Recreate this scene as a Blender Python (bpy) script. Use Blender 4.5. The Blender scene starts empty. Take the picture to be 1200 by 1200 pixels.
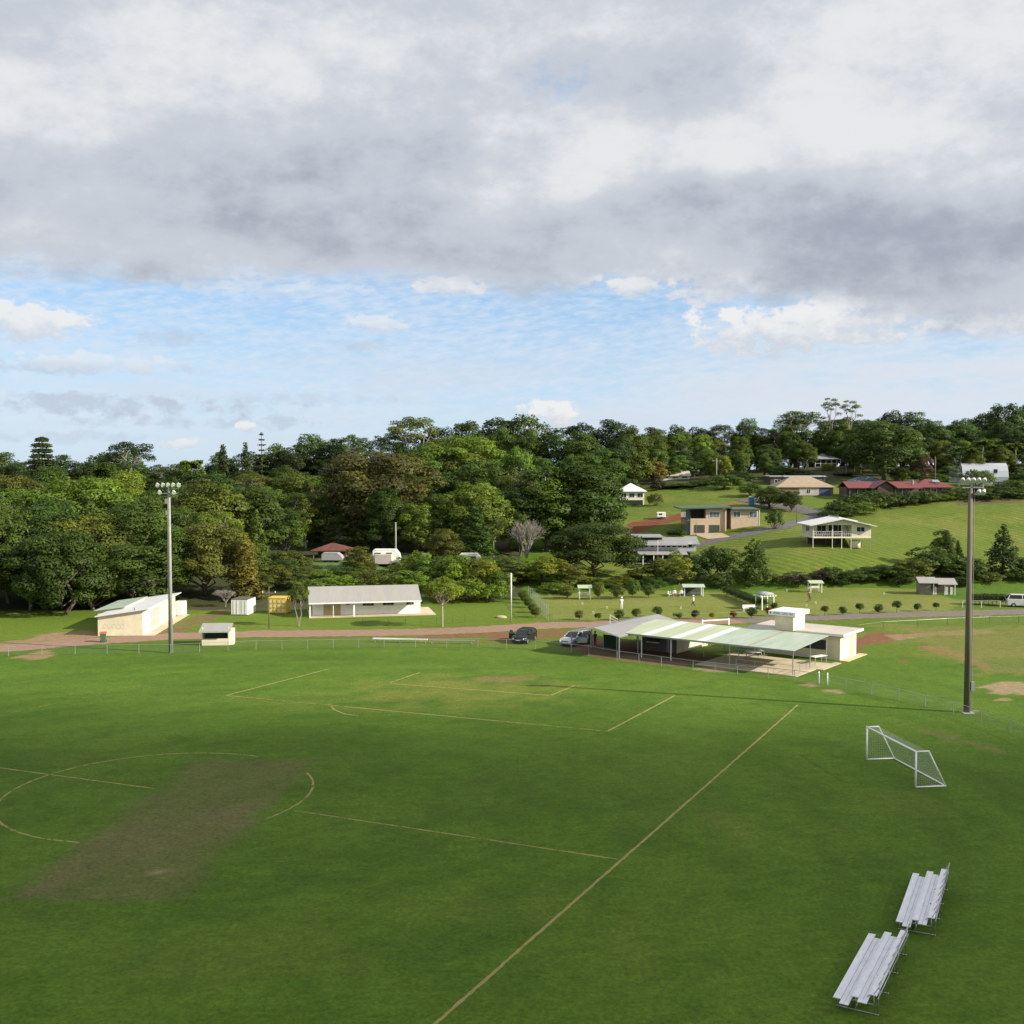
import bpy, bmesh, math, random
import numpy as np
from mathutils import Vector, Matrix, Euler

C = bpy.context.scene.collection
R = math.radians
PI = math.pi

# ---------------------------------------------------------------- camera model
CAM_H, FPX, HOR = 20.0, 1294.0, 547.0          # metres, focal length and horizon in photo pixels
PITCH = math.atan((600 - HOR) / FPX)
EXPO = 0.85
cp, sp_ = math.cos(PITCH), math.sin(PITCH)

def ray(px, py):
    a, b = px - 600.0, 600.0 - py
    return Vector((a, FPX * cp + b * sp_, -FPX * sp_ + b * cp))
def P(px, py, z=0.0):                           # where the sight line of a pixel meets height z
    d = ray(px, py); t = (z - CAM_H) / d.z
    return Vector((d.x * t, d.y * t, z))
def D(px, py, Y):                               # the point of a sight line at a given depth
    d = ray(px, py); t = Y / d.y
    return Vector((d.x * t, Y, CAM_H + d.z * t))
def project(X, Y, Z):
    dz = Z - CAM_H
    f = Y * cp - dz * sp_
    f = np.where(f > 0.1, f, 0.1)
    return 600 + FPX * X / f, 600 - FPX * (Y * sp_ + dz * cp) / f

# ---------------------------------------------------------------- terrain
def smooth(t):
    t = np.clip(t, 0, 1); return t * t * (3 - 2 * t)
_ctl = []
for px, py, Y in [(980, 643, 200), (1000, 603, 240), (1050, 583, 262), (1110, 579, 265), (1190, 589, 250), (1155, 567, 292),
                  (835, 627, 224), (875, 611, 231), (780, 662, 200), (770, 602, 250), (850, 594, 252), (745, 592, 265), (790, 572, 288),
                  (940, 581, 268), (968, 547, 330), (790, 562, 305), (900, 606, 240), (1190, 640, 215), (1100, 640, 210),
                  (385, 659, 190), (452, 663, 190), (550, 664, 190), (700, 668, 190), (920, 655, 192), (870, 657, 195)]:
    p = D(px, py, Y); _ctl.append((p.x, p.y, p.z))
for px, Y, z in [(-150, 150, 0), (-150, 200, 2), (-150, 260, 6), (-150, 330, 8), (100, 155, .2), (100, 200, 2.5), (100, 260, 6.5),
                 (100, 330, 9), (300, 160, .2), (300, 200, 3), (300, 260, 7.5), (300, 330, 11), (600, 168, .2), (600, 200, 3),
                 (600, 250, 9), (600, 300, 14), (600, 350, 16), (450, 250, 8), (450, 300, 13), (450, 350, 14), (720, 240, 7.5),
                 (720, 300, 14.5), (720, 350, 17), (900, 300, 16.5), (900, 360, 19), (1050, 300, 17), (1050, 360, 20),
                 (1200, 310, 18.5), (1200, 360, 21), (1350, 190, 1), (1350, 250, 12), (1350, 310, 18), (1350, 360, 21),
                 (1200, 185, .2), (1100, 181, .2), (1000, 178, .2), (900, 178, .2), (800, 178, .2), (700, 172, .2),
                 (-150, 90, 0), (200, 90, 0), (600, 90, 0), (1000, 90, 0), (1350, 90, 0), (400, 140, 0), (1000, 140, 0)]:
    _ctl.append(((px - 600) / FPX * Y, Y, z))
_ctl = np.array(_ctl)
def _phi(r2):
    return 0.5 * r2 * np.log(r2 + 1e-9)
_n = len(_ctl)
_A = np.zeros((_n + 3, _n + 3))
_d2 = ((_ctl[:, None, :2] - _ctl[None, :, :2]) ** 2).sum(-1)
_A[:_n, :_n] = _phi(_d2) + np.eye(_n) * 2.0
_A[:_n, _n] = 1; _A[:_n, _n + 1:] = _ctl[:, :2]; _A[_n, :_n] = 1; _A[_n + 1:, :_n] = _ctl[:, :2].T
_w = np.linalg.solve(_A, np.concatenate([_ctl[:, 2], np.zeros(3)]))
def terrain(X, Y):
    X = np.asarray(X, float); Y = np.asarray(Y, float)
    sh = np.broadcast(X, Y).shape
    x = np.broadcast_to(X, sh).ravel(); y = np.broadcast_to(Y, sh).ravel()
    yc = np.clip(y, 60, 365); lim = 0.60 * np.maximum(yc, 100)
    xc = np.clip(x, -lim, lim)
    z = np.empty(x.shape)
    for i in range(0, len(x), 20000):
        s = slice(i, i + 20000)
        d2 = (xc[s, None] - _ctl[None, :, 0]) ** 2 + (yc[s, None] - _ctl[None, :, 1]) ** 2
        z[s] = _phi(d2) @ _w[:_n] + _w[_n] + xc[s] * _w[_n + 1] + yc[s] * _w[_n + 2]
    edge = 158 + 18 * smooth((xc + 5) / 25)
    z = np.maximum(z, 0) * smooth((y - edge) / 9)
    far = smooth((y - 380) / 400)
    z = z * (1 - far) + 4 * far
    return z.reshape(sh)
def tz(x, y):
    return float(terrain(x, y))
def G(px, Y, dz=0.0):
    x = (px - 600) / FPX * Y
    return Vector((x, Y, tz(x, Y) + dz))
def hit(px, py, y0=25.0, y1=420.0):             # sight line against the terrain
    d = ray(px, py); Ys = np.linspace(y0, y1, 1600)
    t = Ys / d.y
    below = (CAM_H + d.z * t) < terrain(d.x * t, Ys)
    i = int(np.argmax(below)) if below.any() else len(Ys) - 1
    Y = float(Ys[i]); x = d.x * Y / d.y
    return Vector((x, Y, tz(x, Y)))

# ---------------------------------------------------------------- value noise in numpy
def vnoise(x, y, seed=0):
    rs = np.random.RandomState(seed); T = rs.rand(256, 256)
    xi = np.floor(x).astype(int); yi = np.floor(y).astype(int)
    fx = x - xi; fy = y - yi; fx = fx * fx * (3 - 2 * fx); fy = fy * fy * (3 - 2 * fy)
    g = lambda i, j: T[i & 255, j & 255]
    return (g(xi, yi) * (1 - fx) + g(xi + 1, yi) * fx) * (1 - fy) + (g(xi, yi + 1) * (1 - fx) + g(xi + 1, yi + 1) * fx) * fy
def fbm(x, y, seed=0, oct=4):
    s = 0; a = .5; n = 0
    for o in range(oct):
        s = s + a * vnoise(x * 2 ** o + 17.3 * o, y * 2 ** o + 9.1 * o, seed + o); n += a; a *= .55
    return s / n

# ---------------------------------------------------------------- mesh builder
class MB:
    def __init__(s): s.v = []; s.f = []; s.m = []
    def add(s, vs, fs, mi=0):
        o = len(s.v); s.v += [tuple(v) for v in vs]; s.f += [tuple(i + o for i in f) for f in fs]; s.m += [mi] * len(fs); return s
    def box(s, x0, x1, y0, y1, z0, z1, mi=0):
        return s.add([(x0, y0, z0), (x1, y0, z0), (x1, y1, z0), (x0, y1, z0), (x0, y0, z1), (x1, y0, z1), (x1, y1, z1), (x0, y1, z1)],
                     [(3, 2, 1, 0), (4, 5, 6, 7), (0, 1, 5, 4), (1, 2, 6, 5), (2, 3, 7, 6), (3, 0, 4, 7)], mi)
    def slab(s, pts, t, mi=0):                  # a polygon given thickness t downwards
        n = len(pts); lo = [(p[0], p[1], p[2] - t) for p in pts]
        fs = [tuple(range(n)), tuple(range(2 * n - 1, n - 1, -1))]
        fs += [(i, n + i, n + (i + 1) % n, (i + 1) % n) for i in range(n)]
        return s.add(list(pts) + lo, fs, mi)
    def prism(s, pts, d, mi=0):                 # a polygon swept along vector d
        n = len(pts); d = Vector(d); hi = [tuple(Vector(p) + d) for p in pts]
        fs = [tuple(range(n - 1, -1, -1)), tuple(range(n, 2 * n))] + [(i, (i + 1) % n, n + (i + 1) % n, n + i) for i in range(n)]
        return s.add(list(pts) + hi, fs, mi)
    def tube(s, p, q, r, n=8, r2=None, cap=True, mi=0):
        p, q = Vector(p), Vector(q); r2 = r if r2 is None else r2
        d = (q - p).normalized(); a = d.orthogonal().normalized(); b = d.cross(a)
        vs = []
        for c, rr in ((p, r), (q, r2)):
            for i in range(n):
                t = 2 * PI * i / n; vs.append(c + a * math.cos(t) * rr + b * math.sin(t) * rr)
        fs = [(i, (i + 1) % n, n + (i + 1) % n, n + i) for i in range(n)]
        if cap: fs += [tuple(range(n - 1, -1, -1)), tuple(range(n, 2 * n))]
        return s.add(vs, fs, mi)
    def path(s, pts, r, n=6):
        for a, b in zip(pts, pts[1:]): s.tube(a, b, r, n)
        return s
    def lathe(s, prof, n=16, at=(0, 0, 0), mi=0):
        vs = []; fs = []
        for (r, z) in prof:
            for i in range(n):
                t = 2 * PI * i / n; vs.append((at[0] + r * math.cos(t), at[1] + r * math.sin(t), at[2] + z))
        for k in range(len(prof) - 1):
            for i in range(n):
                j = (i + 1) % n; fs.append((k * n + i, k * n + j, (k + 1) * n + j, (k + 1) * n + i))
        fs += [tuple(range(n - 1, -1, -1)), tuple(range((len(prof) - 1) * n, len(prof) * n))]
        return s.add(vs, fs, mi)
    def build(s, name, mat, parent=None, smooth=False, loc=None, bevel=0, label=None):
        me = bpy.data.meshes.new(name); me.from_pydata(s.v, [], s.f); me.update()
        bm = bmesh.new(); bm.from_mesh(me); bmesh.ops.recalc_face_normals(bm, faces=bm.faces); bm.to_mesh(me); bm.free()
        for m in (mat if isinstance(mat, (list, tuple)) else [mat]): me.materials.append(m)
        if isinstance(mat, (list, tuple)): me.polygons.foreach_set('material_index', s.m)
        if smooth: me.polygons.foreach_set('use_smooth', [True] * len(me.polygons))
        o = bpy.data.objects.new(name, me); C.objects.link(o); o.parent = parent
        if loc is not None: o.location = loc
        if bevel:
            b = o.modifiers.new('bevel', 'BEVEL'); b.width = bevel; b.segments = 2; b.limit_method = 'ANGLE'
        if label: o['label'] = label
        return o

def thing(name, label, cat, loc=(0, 0, 0), rz=0.0, group=None):
    o = bpy.data.objects.new(name, None); C.objects.link(o)
    o.location = loc; o.rotation_euler = (0, 0, rz); o.empty_display_size = .3
    return tag(o, label, cat, group)
def tag(o, label=None, cat=None, group=None, kind=None):
    if label: o['label'] = label
    if cat: o['category'] = cat
    if group: o['group'] = group
    if kind: o['kind'] = kind
    return o
def copy_thing(o, parent=None):
    c = o.copy(); C.objects.link(c); c.parent = parent
    for ch in list(o.children): copy_thing(ch, c)
    return c

# ---------------------------------------------------------------- materials
MATS = {}
def mat(name, col, rough=.6, metal=0.0, var=.12, scale=3.0, bump=0.0, stripes=None, spec=.5, stretch=None, col2=None, trans=0.0):
    if name in MATS: return MATS[name]
    m = bpy.data.materials.new(name); m.use_nodes = True; nt = m.node_tree; N = nt.nodes; L = nt.links
    b = N['Principled BSDF']; b.inputs['Roughness'].default_value = rough; b.inputs['Metallic'].default_value = metal
    b.inputs['Specular IOR Level'].default_value = spec
    tc = N.new('ShaderNodeTexCoord'); mp = N.new('ShaderNodeMapping'); L.new(tc.outputs['Object'], mp.inputs[0])
    if stretch: mp.inputs['Scale'].default_value = stretch
    nz = N.new('ShaderNodeTexNoise'); nz.inputs['Scale'].default_value = scale; nz.inputs['Detail'].default_value = 6; nz.inputs['Roughness'].default_value = .65
    L.new(mp.outputs[0], nz.inputs['Vector'])
    cr = N.new('ShaderNodeValToRGB'); e = cr.color_ramp.elements
    lo = col2 if col2 else tuple(c * (1 - var) for c in col); hi = col if col2 else tuple(min(1, c * (1 + var)) for c in col)
    e[0].position = .3; e[0].color = (*lo, 1); e[1].position = .72; e[1].color = (*hi, 1)
    L.new(nz.outputs['Fac'], cr.inputs[0]); out = cr.outputs[0]
    h = nz.outputs['Fac']
    if stripes:                                 # (axis, metres per rib, depth): corrugation or boarding
        ax, pitch, depth = stripes
        sx = N.new('ShaderNodeSeparateXYZ'); L.new(tc.outputs['Object'], sx.inputs[0])
        mm = N.new('ShaderNodeMath'); mm.operation = 'MULTIPLY'; mm.inputs[1].default_value = 2 * PI / pitch; L.new(sx.outputs['xyz'.index(ax)], mm.inputs[0])
        sn = N.new('ShaderNodeMath'); sn.operation = 'SINE'; L.new(mm.outputs[0], sn.inputs[0])
        bp = N.new('ShaderNodeBump'); bp.inputs['Distance'].default_value = depth; bp.inputs['Strength'].default_value = 1
        L.new(sn.outputs[0], bp.inputs['Height']); L.new(bp.outputs[0], b.inputs['Normal'])
    elif bump:
        bp = N.new('ShaderNodeBump'); bp.inputs['Distance'].default_value = bump; L.new(h, bp.inputs['Height']); L.new(bp.outputs[0], b.inputs['Normal'])
    L.new(out, b.inputs['Base Color'])
    if trans: b.inputs['Transmission Weight'].default_value = trans
    MATS[name] = m; return m

def M_(k): return MATS[k]
mat('white_paint', (.80, .79, .75), .5, var=.09, scale=1.2)
mat('cream_wall', (.70, .63, .45), .7, var=.13, scale=.9, bump=.002)
mat('pale_cream', (.78, .72, .55), .7, var=.05, scale=.8)
mat('white_roof', (.68, .68, .67), .45, var=.12, scale=.6, stretch=(3.0, .35, 1), stripes=('x', .25, 0.0026))
mat('grey_roof', (.25, .245, .24), .5, var=.12, scale=.35, stretch=(3.0, .35, 1), stripes=('x', .3, 0.0033))
mat('pale_grey_roof', (.31, .295, .27), .5, var=.07, scale=.4, stretch=(3.0, .35, 1), stripes=('x', .3, 0.0026))
mat('green_roof', (.37, .44, .34), .5, var=.16, scale=.5, stretch=(3.0, .35, 1), stripes=('x', .25, 0.0026))
mat('yellow_green_roof', (.42, .47, .30), .5, var=.13, scale=.5, stretch=(3.0, .35, 1), stripes=('x', .25, 0.0026))
mat('clear_strip', (.70, .72, .69), .35, var=.04, scale=.5, stripes=('x', .25, 0.0026))
mat('rust_strip', (.36, .31, .20), .6, var=.15, scale=.6, stripes=('x', .25, 0.0026))
mat('flat_roof', (.47, .42, .36), .7, var=.10, scale=.5)
mat('galv', (.42, .43, .44), .38, .7, var=.12, scale=2)
mat('alu', (.74, .74, .78), .42, .35, var=.13, scale=1.6, stretch=(1, 3, 3))
mat('dark_glass', (.02, .025, .03), .08, var=.3, scale=1)
mat('grey_glass', (.12, .15, .16), .12, var=.3, scale=1)
mat('dark_inside', (.03, .03, .028), .8)
mat('dark_green_inside', (.075, .10, .07), .8)
mat('concrete', (.50, .42, .29), .85, var=.18, scale=.5, bump=.004)
mat('grey_concrete', (.36, .35, .33), .85, var=.15, scale=.6, bump=.004)
mat('tan_door', (.44, .34, .19), .6)
mat('pole_concrete', (.29, .28, .25), .85, var=.18, scale=2, bump=.004)
mat('pole_wood', (.145, .125, .085), .9, var=.3, scale=1.2, bump=.006, stretch=(3, 3, .25))
mat('pole_grey', (.27, .265, .255), .7, var=.15, scale=1)
mat('lamp_shell', (.66, .66, .60), .25, .3, var=.05)
mat('lamp_glass', (.40, .41, .40), .15)
mat('yellow_paint', (.62, .42, .06), .55, var=.15, scale=1.2)
mat('pale_yellow', (.66, .58, .28), .55)
mat('green_bin', (.05, .12, .06), .5)
mat('red_lid', (.50, .07, .04), .5)
mat('black_paint', (.008, .009, .012), .18, var=.1)
mat('silver_paint', (.52, .53, .55), .25, .45, var=.04)
mat('white_car', (.75, .75, .74), .25, var=.03)
mat('tyre', (.012, .012, .012), .85)
mat('rim', (.5, .5, .5), .3, .8)
mat('plate', (.7, .7, .66), .5)
mat('headlight', (.75, .76, .78), .08)
mat('taillight', (.35, .01, .01), .2)
mat('brick_tan', (.56, .42, .29), .85, var=.10, scale=2, bump=.004)
mat('brick_brown', (.22, .15, .10), .85, var=.15, scale=2)
mat('garage_green', (.05, .06, .045), .5, stripes=('z', .3, .01))
mat('blue_door', (.05, .09, .16), .5)
mat('green_fascia', (.06, .10, .055), .6)
mat('brown_tile', (.33, .25, .17), .75, var=.14, scale=1.0, stripes=('y', .35, .008))
mat('red_roof', (.17, .038, .036), .5, var=.12, scale=.5, stretch=(3.0, .35, 1), stripes=('x', .3, 0.0026))
mat('rust_roof', (.13, .045, .03), .8, var=.3, scale=.6, stretch=(3.0, .35, 1), stripes=('x', .3, 0.0026))
mat('blue_roof', (.17, .25, .30), .5, var=.08, scale=.5, stretch=(3.0, .35, 1), stripes=('x', .3, 0.0026))
mat('slate_roof', (.26, .26, .27), .6, var=.1, scale=.6, stripes=('x', .3, 0.0026))
mat('silver_wall', (.55, .57, .61), .35, .35, var=.06, scale=.5, stretch=(3.0, .35, 1), stripes=('x', .3, 0.0026))
mat('timber_dark', (.07, .05, .035), .8, var=.2, scale=2)
mat('timber_grey', (.22, .20, .17), .85, var=.2, scale=2)
mat('solar', (.20, .30, .40), .2)
mat('blue_plastic', (.06, .25, .45), .4)
mat('skin', (.45, .26, .18), .6)
mat('white_cloth', (.75, .75, .74), .8)
mat('dark_cloth', (.03, .03, .035), .85)
mat('brown_cloth', (.12, .07, .05), .85)
mat('red_cloth', (.30, .06, .05), .85)
mat('hair_grey', (.25, .23, .21), .8)
mat('hair_dark', (.03, .02, .015), .8)
mat('net', (.62, .62, .60), .8)
mat('shade_cloth', (.018, .034, .018), .9)
mat('wire', (.24, .25, .25), .5, .5)
mat('canvas_grey', (.30, .31, .31), .7)
mat('dark_wall', (.10, .08, .065), .8)
mat('ink', (.06, .10, .22), .7)
mat('spray', (.42, .42, .38), .8)
mat('rock', (.40, .30, .20), .9, bump=.02)
mat('goal_white', (.90, .90, .88), .45, var=.04)
mat('lattice_pane', (.46, .38, .30), .5)
# ---------------------------------------------------------------- camera, sun, sky
sc = bpy.context.scene
cam = bpy.data.cameras.new('camera'); camo = bpy.data.objects.new('camera', cam); C.objects.link(camo)
camo.location = (0, 0, CAM_H); camo.rotation_euler = (PI / 2 - PITCH, 0, 0)
cam.sensor_width = 36; cam.lens = FPX / 1200 * 36; cam.clip_start = .5; cam.clip_end = 6000
sc.camera = camo
sc.view_settings.view_transform = 'Standard'; sc.view_settings.look = 'None'; sc.view_settings.exposure = EXPO; sc.view_settings.gamma = 1
sc.render.resolution_x = sc.render.resolution_y = 1024

SUN_EL = R(27.4); SUN_DIR = Vector((.951 * math.cos(SUN_EL), -.309 * math.cos(SUN_EL), math.sin(SUN_EL)))
sl = bpy.data.lights.new('sun', 'SUN'); sl.energy = 4.3; sl.angle = R(.53); sl.color = (1, .93, .80)
so = bpy.data.objects.new('sun', sl); C.objects.link(so); so.rotation_euler = SUN_DIR.to_track_quat('Z', 'Y').to_euler(); so.location = (60, -20, 80)

w = bpy.data.worlds.new('World'); sc.world = w; w.use_nodes = True; nt = w.node_tree; nt.nodes.clear()
class E:                                        # arithmetic on node sockets
    def __init__(s, sock): s.s = sock
    @staticmethod
    def op(kind, *a, clamp=False):
        n = nt.nodes.new('ShaderNodeMath'); n.operation = kind; n.use_clamp = clamp
        for i, x in enumerate(a):
            if isinstance(x, E): nt.links.new(x.s, n.inputs[i])
            else: n.inputs[i].default_value = x
        return E(n.outputs[0])
    def __add__(a, b): return E.op('ADD', a, b)
    __radd__ = __add__
    def __sub__(a, b): return E.op('SUBTRACT', a, b)
    def __rsub__(a, b): return E.op('SUBTRACT', b, a)
    def __mul__(a, b): return E.op('MULTIPLY', a, b)
    __rmul__ = __mul__
    def __truediv__(a, b): return E.op('DIVIDE', a, b)
    def __rtruediv__(a, b): return E.op('DIVIDE', b, a)
def emax(a, b): return E.op('MAXIMUM', a, b)
def emin(a, b): return E.op('MINIMUM', a, b)
def sstep(lo, hi, x):
    n = nt.nodes.new('ShaderNodeMapRange'); n.interpolation_type = 'SMOOTHSTEP'
    for i, v in ((0, x), (1, lo), (2, hi)):
        if isinstance(v, E): nt.links.new(v.s, n.inputs[i])
        else: n.inputs[i].default_value = v
    return E(n.outputs[0])
def vec(x, y, z=0.0):
    n = nt.nodes.new('ShaderNodeCombineXYZ')
    for i, v in enumerate((x, y, z)):
        if isinstance(v, E): nt.links.new(v.s, n.inputs[i])
        else: n.inputs[i].default_value = v
    return n.outputs[0]
def noise(v, scale, detail=6, rough=.55, dist=0.0):
    n = nt.nodes.new('ShaderNodeTexNoise'); n.inputs['Scale'].default_value = scale; n.inputs['Detail'].default_value = detail
    n.inputs['Roughness'].default_value = rough; n.inputs['Distortion'].default_value = dist
    nt.links.new(v, n.inputs['Vector']); return E(n.outputs['Fac'])
def cmix(f, a, b):
    n = nt.nodes.new('ShaderNodeMix'); n.data_type = 'RGBA'
    for i, v in ((0, f), (6, a), (7, b)):
        if isinstance(v, E): nt.links.new(v.s, n.inputs[i])
        elif isinstance(v, tuple): n.inputs[i].default_value = (*v, 1)
        else: n.inputs[i].default_value = v
    return E(n.outputs[2])
SKYK = .1
def disp(r, g, b):                              # the sky radiance that shows as this (linear) display colour
    k = 1 / (2 ** EXPO) / SKYK; return (r * k, g * k, b * k)

tc = nt.nodes.new('ShaderNodeTexCoord'); sep = nt.nodes.new('ShaderNodeSeparateXYZ'); nt.links.new(tc.outputs['Generated'], sep.inputs[0])
x, y, z = E(sep.outputs[0]), E(sep.outputs[1]), E(sep.outputs[2])
r = E.op('SQRT', x * x + y * y); az = E.op('ARCTAN2', x, y); el = z / emax(r, .01)
sky = nt.nodes.new('ShaderNodeTexSky'); sky.sky_type = 'NISHITA'; sky.sun_disc = False
sky.sun_elevation = SUN_EL; sky.sun_rotation = math.atan2(SUN_DIR.x, SUN_DIR.y)
sky.altitude = 500; sky.air_density = 1.0; sky.dust_density = .6; sky.ozone_density = 1.5
blue = cmix(.55, E(sky.outputs[0]), disp(.24, .47, .82))
def px_az(px): return math.atan((px - 600) / FPX)
def py_el(py): return (HOR - py) / FPX
def sky_map(sx, sy, w):                         # a stretched copy of the (azimuth, elevation) plane
    n = nt.nodes.new('ShaderNodeVectorMath'); n.operation = 'MULTIPLY_ADD'; nt.links.new(PLANE, n.inputs[0]); n.inputs[1].default_value = (sx, sy, 1); n.inputs[2].default_value = (0, 0, w); return n.outputs[0]
def blob(cx, cy, rx, ry):                       # offset from a cloud's middle, in half widths
    ax, ay = FPX / rx, FPX / ry
    n = nt.nodes.new('ShaderNodeVectorMath'); n.operation = 'MULTIPLY_ADD'; nt.links.new(PLANE, n.inputs[0]); n.inputs[1].default_value = (ax, ay, 0); n.inputs[2].default_value = (-px_az(cx) * ax, -py_el(cy) * ay, 0)
    d = nt.nodes.new('ShaderNodeVectorMath'); d.operation = 'DOT_PRODUCT'; nt.links.new(n.outputs[0], d.inputs[0]); nt.links.new(n.outputs[0], d.inputs[1])
    return n.outputs[0], E(d.outputs['Value'])
PLANE = vec(az, el)
k = 1.0 / (emax(z, 0.0) + .13)
nb = noise(vec(x * k, y * k, 3.1), 1.6, 4, .55); nf = noise(sky_map(1, 1.7, 7.7), 9.0, 6, .58)
col = cmix(sstep(.17, .01, el) * .62, blue, disp(.62, .77, .92))
rip = noise(vec(az * .9 + el * 1.3, el * 3.4 - az * .6, 1.0), 56, 4, .6); cn = noise(sky_map(1, 1.35, 11.0), 17, 7, .66)
rp = (rip - .5) * 1.5 + nb
col = cmix(sstep(.10, .95, rp) * sstep(.225, .16, el) * sstep(.0, .05, el) * .74, col, disp(.71, .79, .90))
# veil of thin white cloud above the hills
vn = noise(sky_map(1, 4.5, 2.0), 6, 4, .6)
col = cmix(sstep(-.05, .32, az) * sstep(.16, .08, el) * sstep(.012, .05, el) * sstep(.28, .60, vn) * .8, col, disp(.76, .80, .86))
col = cmix(sstep(.12, .07, el) * sstep(.40, .66, vn) * .45, col, disp(.66, .72, .81))
cl = [(170, 330, 130, 14, .35), (330, 345, 120, 10, .3), (20, 393, 85, 22, .9), (525, 337, 50, 11, .8), (437, 383, 40, 13, .55), (905, 390, 100, 30, .95), (1010, 378, 75, 36, .95), (1150, 396, 90, 16, .9),
      (775, 314, 100, 30, .9), (675, 328, 30, 10, .7), (742, 338, 40, 14, .8), (860, 340, 90, 22, .75), (645, 488, 40, 20, 1.0), (290, 502, 15, 8, .9), (215, 521, 34, 9, .7), (120, 432, 90, 12, .45), (900, 330, 110, 30, .8)]
gl = [(110, 480, 230, 15, .75), (235, 496, 190, 11, .6), (60, 515, 160, 9, .4), (330, 470, 160, 9, .35), (230, 437, 40, 9, .5), (195, 402, 80, 15, .5), (60, 440, 110, 10, .55), (430, 408, 55, 9, .4)]
cf = noise(sky_map(1, 1.5, 31.0), 52, 5, .6)
cnw = (cn - .5) * 3.2 + (cf - .5) * 4.2 + (nf - .5) * 1.0 + 1.0
for (cx, cy, rx, ry, op) in gl:
    pv, dd = blob(cx, cy, rx, ry); col = cmix(sstep(.15, 1.4, cnw - dd) * op, col, disp(.50, .57, .69))
for (cx, cy, rx, ry, op) in cl:
    pv, dd = blob(cx, cy, rx, ry); sy = nt.nodes.new('ShaderNodeSeparateXYZ'); nt.links.new(pv, sy.inputs[0])
    lit = sstep(-1.2, .5, E(sy.outputs[1]) + (cn - .5) * 2.2 + (cf - .5) * 3.0)
    col = cmix(sstep(.05, .60, cnw - dd) * op, col, cmix(lit, disp(.58, .64, .73), disp(.86, .865, .87)))
# the big cloud deck with its ragged lower edge
eb = .156 - .044 * sstep(.10, .46, az)
eb = eb + (nf - .5) * .07 + (cn - .5) * .03 + (nb - .5) * .03
dm = sstep(eb - .008, eb + .022, el)
shade = .575 + (nb - .5) * .85 + (nf - .5) * .95 + (cn - .5) * .85 + (cf - .5) * .25
for (cx, cy, rx, ry, am) in ((60, 160, 110, 60, .22), (330, 80, 260, 90, .16), (640, 180, 120, 80, .22), (900, 165, 220, 60, .20), (1060, 60, 200, 80, .22), (1080, 210, 120, 50, .18),
                             (420, 190, 240, 60, -.20), (740, 110, 150, 60, -.22), (150, 245, 260, 60, -.20), (1080, 310, 230, 60, -.36), (850, 255, 200, 50, -.24), (520, 275, 260, 45, -.20)):
    pv, dd = blob(cx, cy, rx, ry); shade = shade + sstep(1.3, .0, dd) * (am * 1.12)
shade = shade - sstep(.07, .0, el - eb) * .16 + sstep(.28, .42, el) * .10
deck = cmix(sstep(-.08, .50, shade), disp(.37, .415, .495), disp(.575, .615, .685)); deck = cmix(sstep(.46, 1.0, shade), deck, disp(.80, .81, .83))
pv, gp = blob(650, 100, 70, 45); pv, gq = blob(90, 5, 170, 40)
hole = sstep(.2, 1.3, cnw * .8 - gp) * .32 + sstep(.2, 1.3, cnw * .8 - gq) * .4
col = cmix(dm * (1.0 - hole), col, deck)
col = cmix(sstep(0.0, -.05, el), col, disp(.20, .24, .16))
bg = nt.nodes.new('ShaderNodeBackground'); bg.inputs['Strength'].default_value = SKYK; nt.links.new(col.s, bg.inputs[0])
wo = nt.nodes.new('ShaderNodeOutputWorld'); nt.links.new(bg.outputs[0], wo.inputs[0])
sc.cycles.max_bounces = 4; sc.cycles.diffuse_bounces = 2; sc.cycles.transparent_max_bounces = 10
w.cycles.sampling_method = 'MANUAL'; w.cycles.sample_map_resolution = 256
sc.cycles.use_denoising = True; sc.cycles.sample_clamp_indirect = 4

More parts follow.
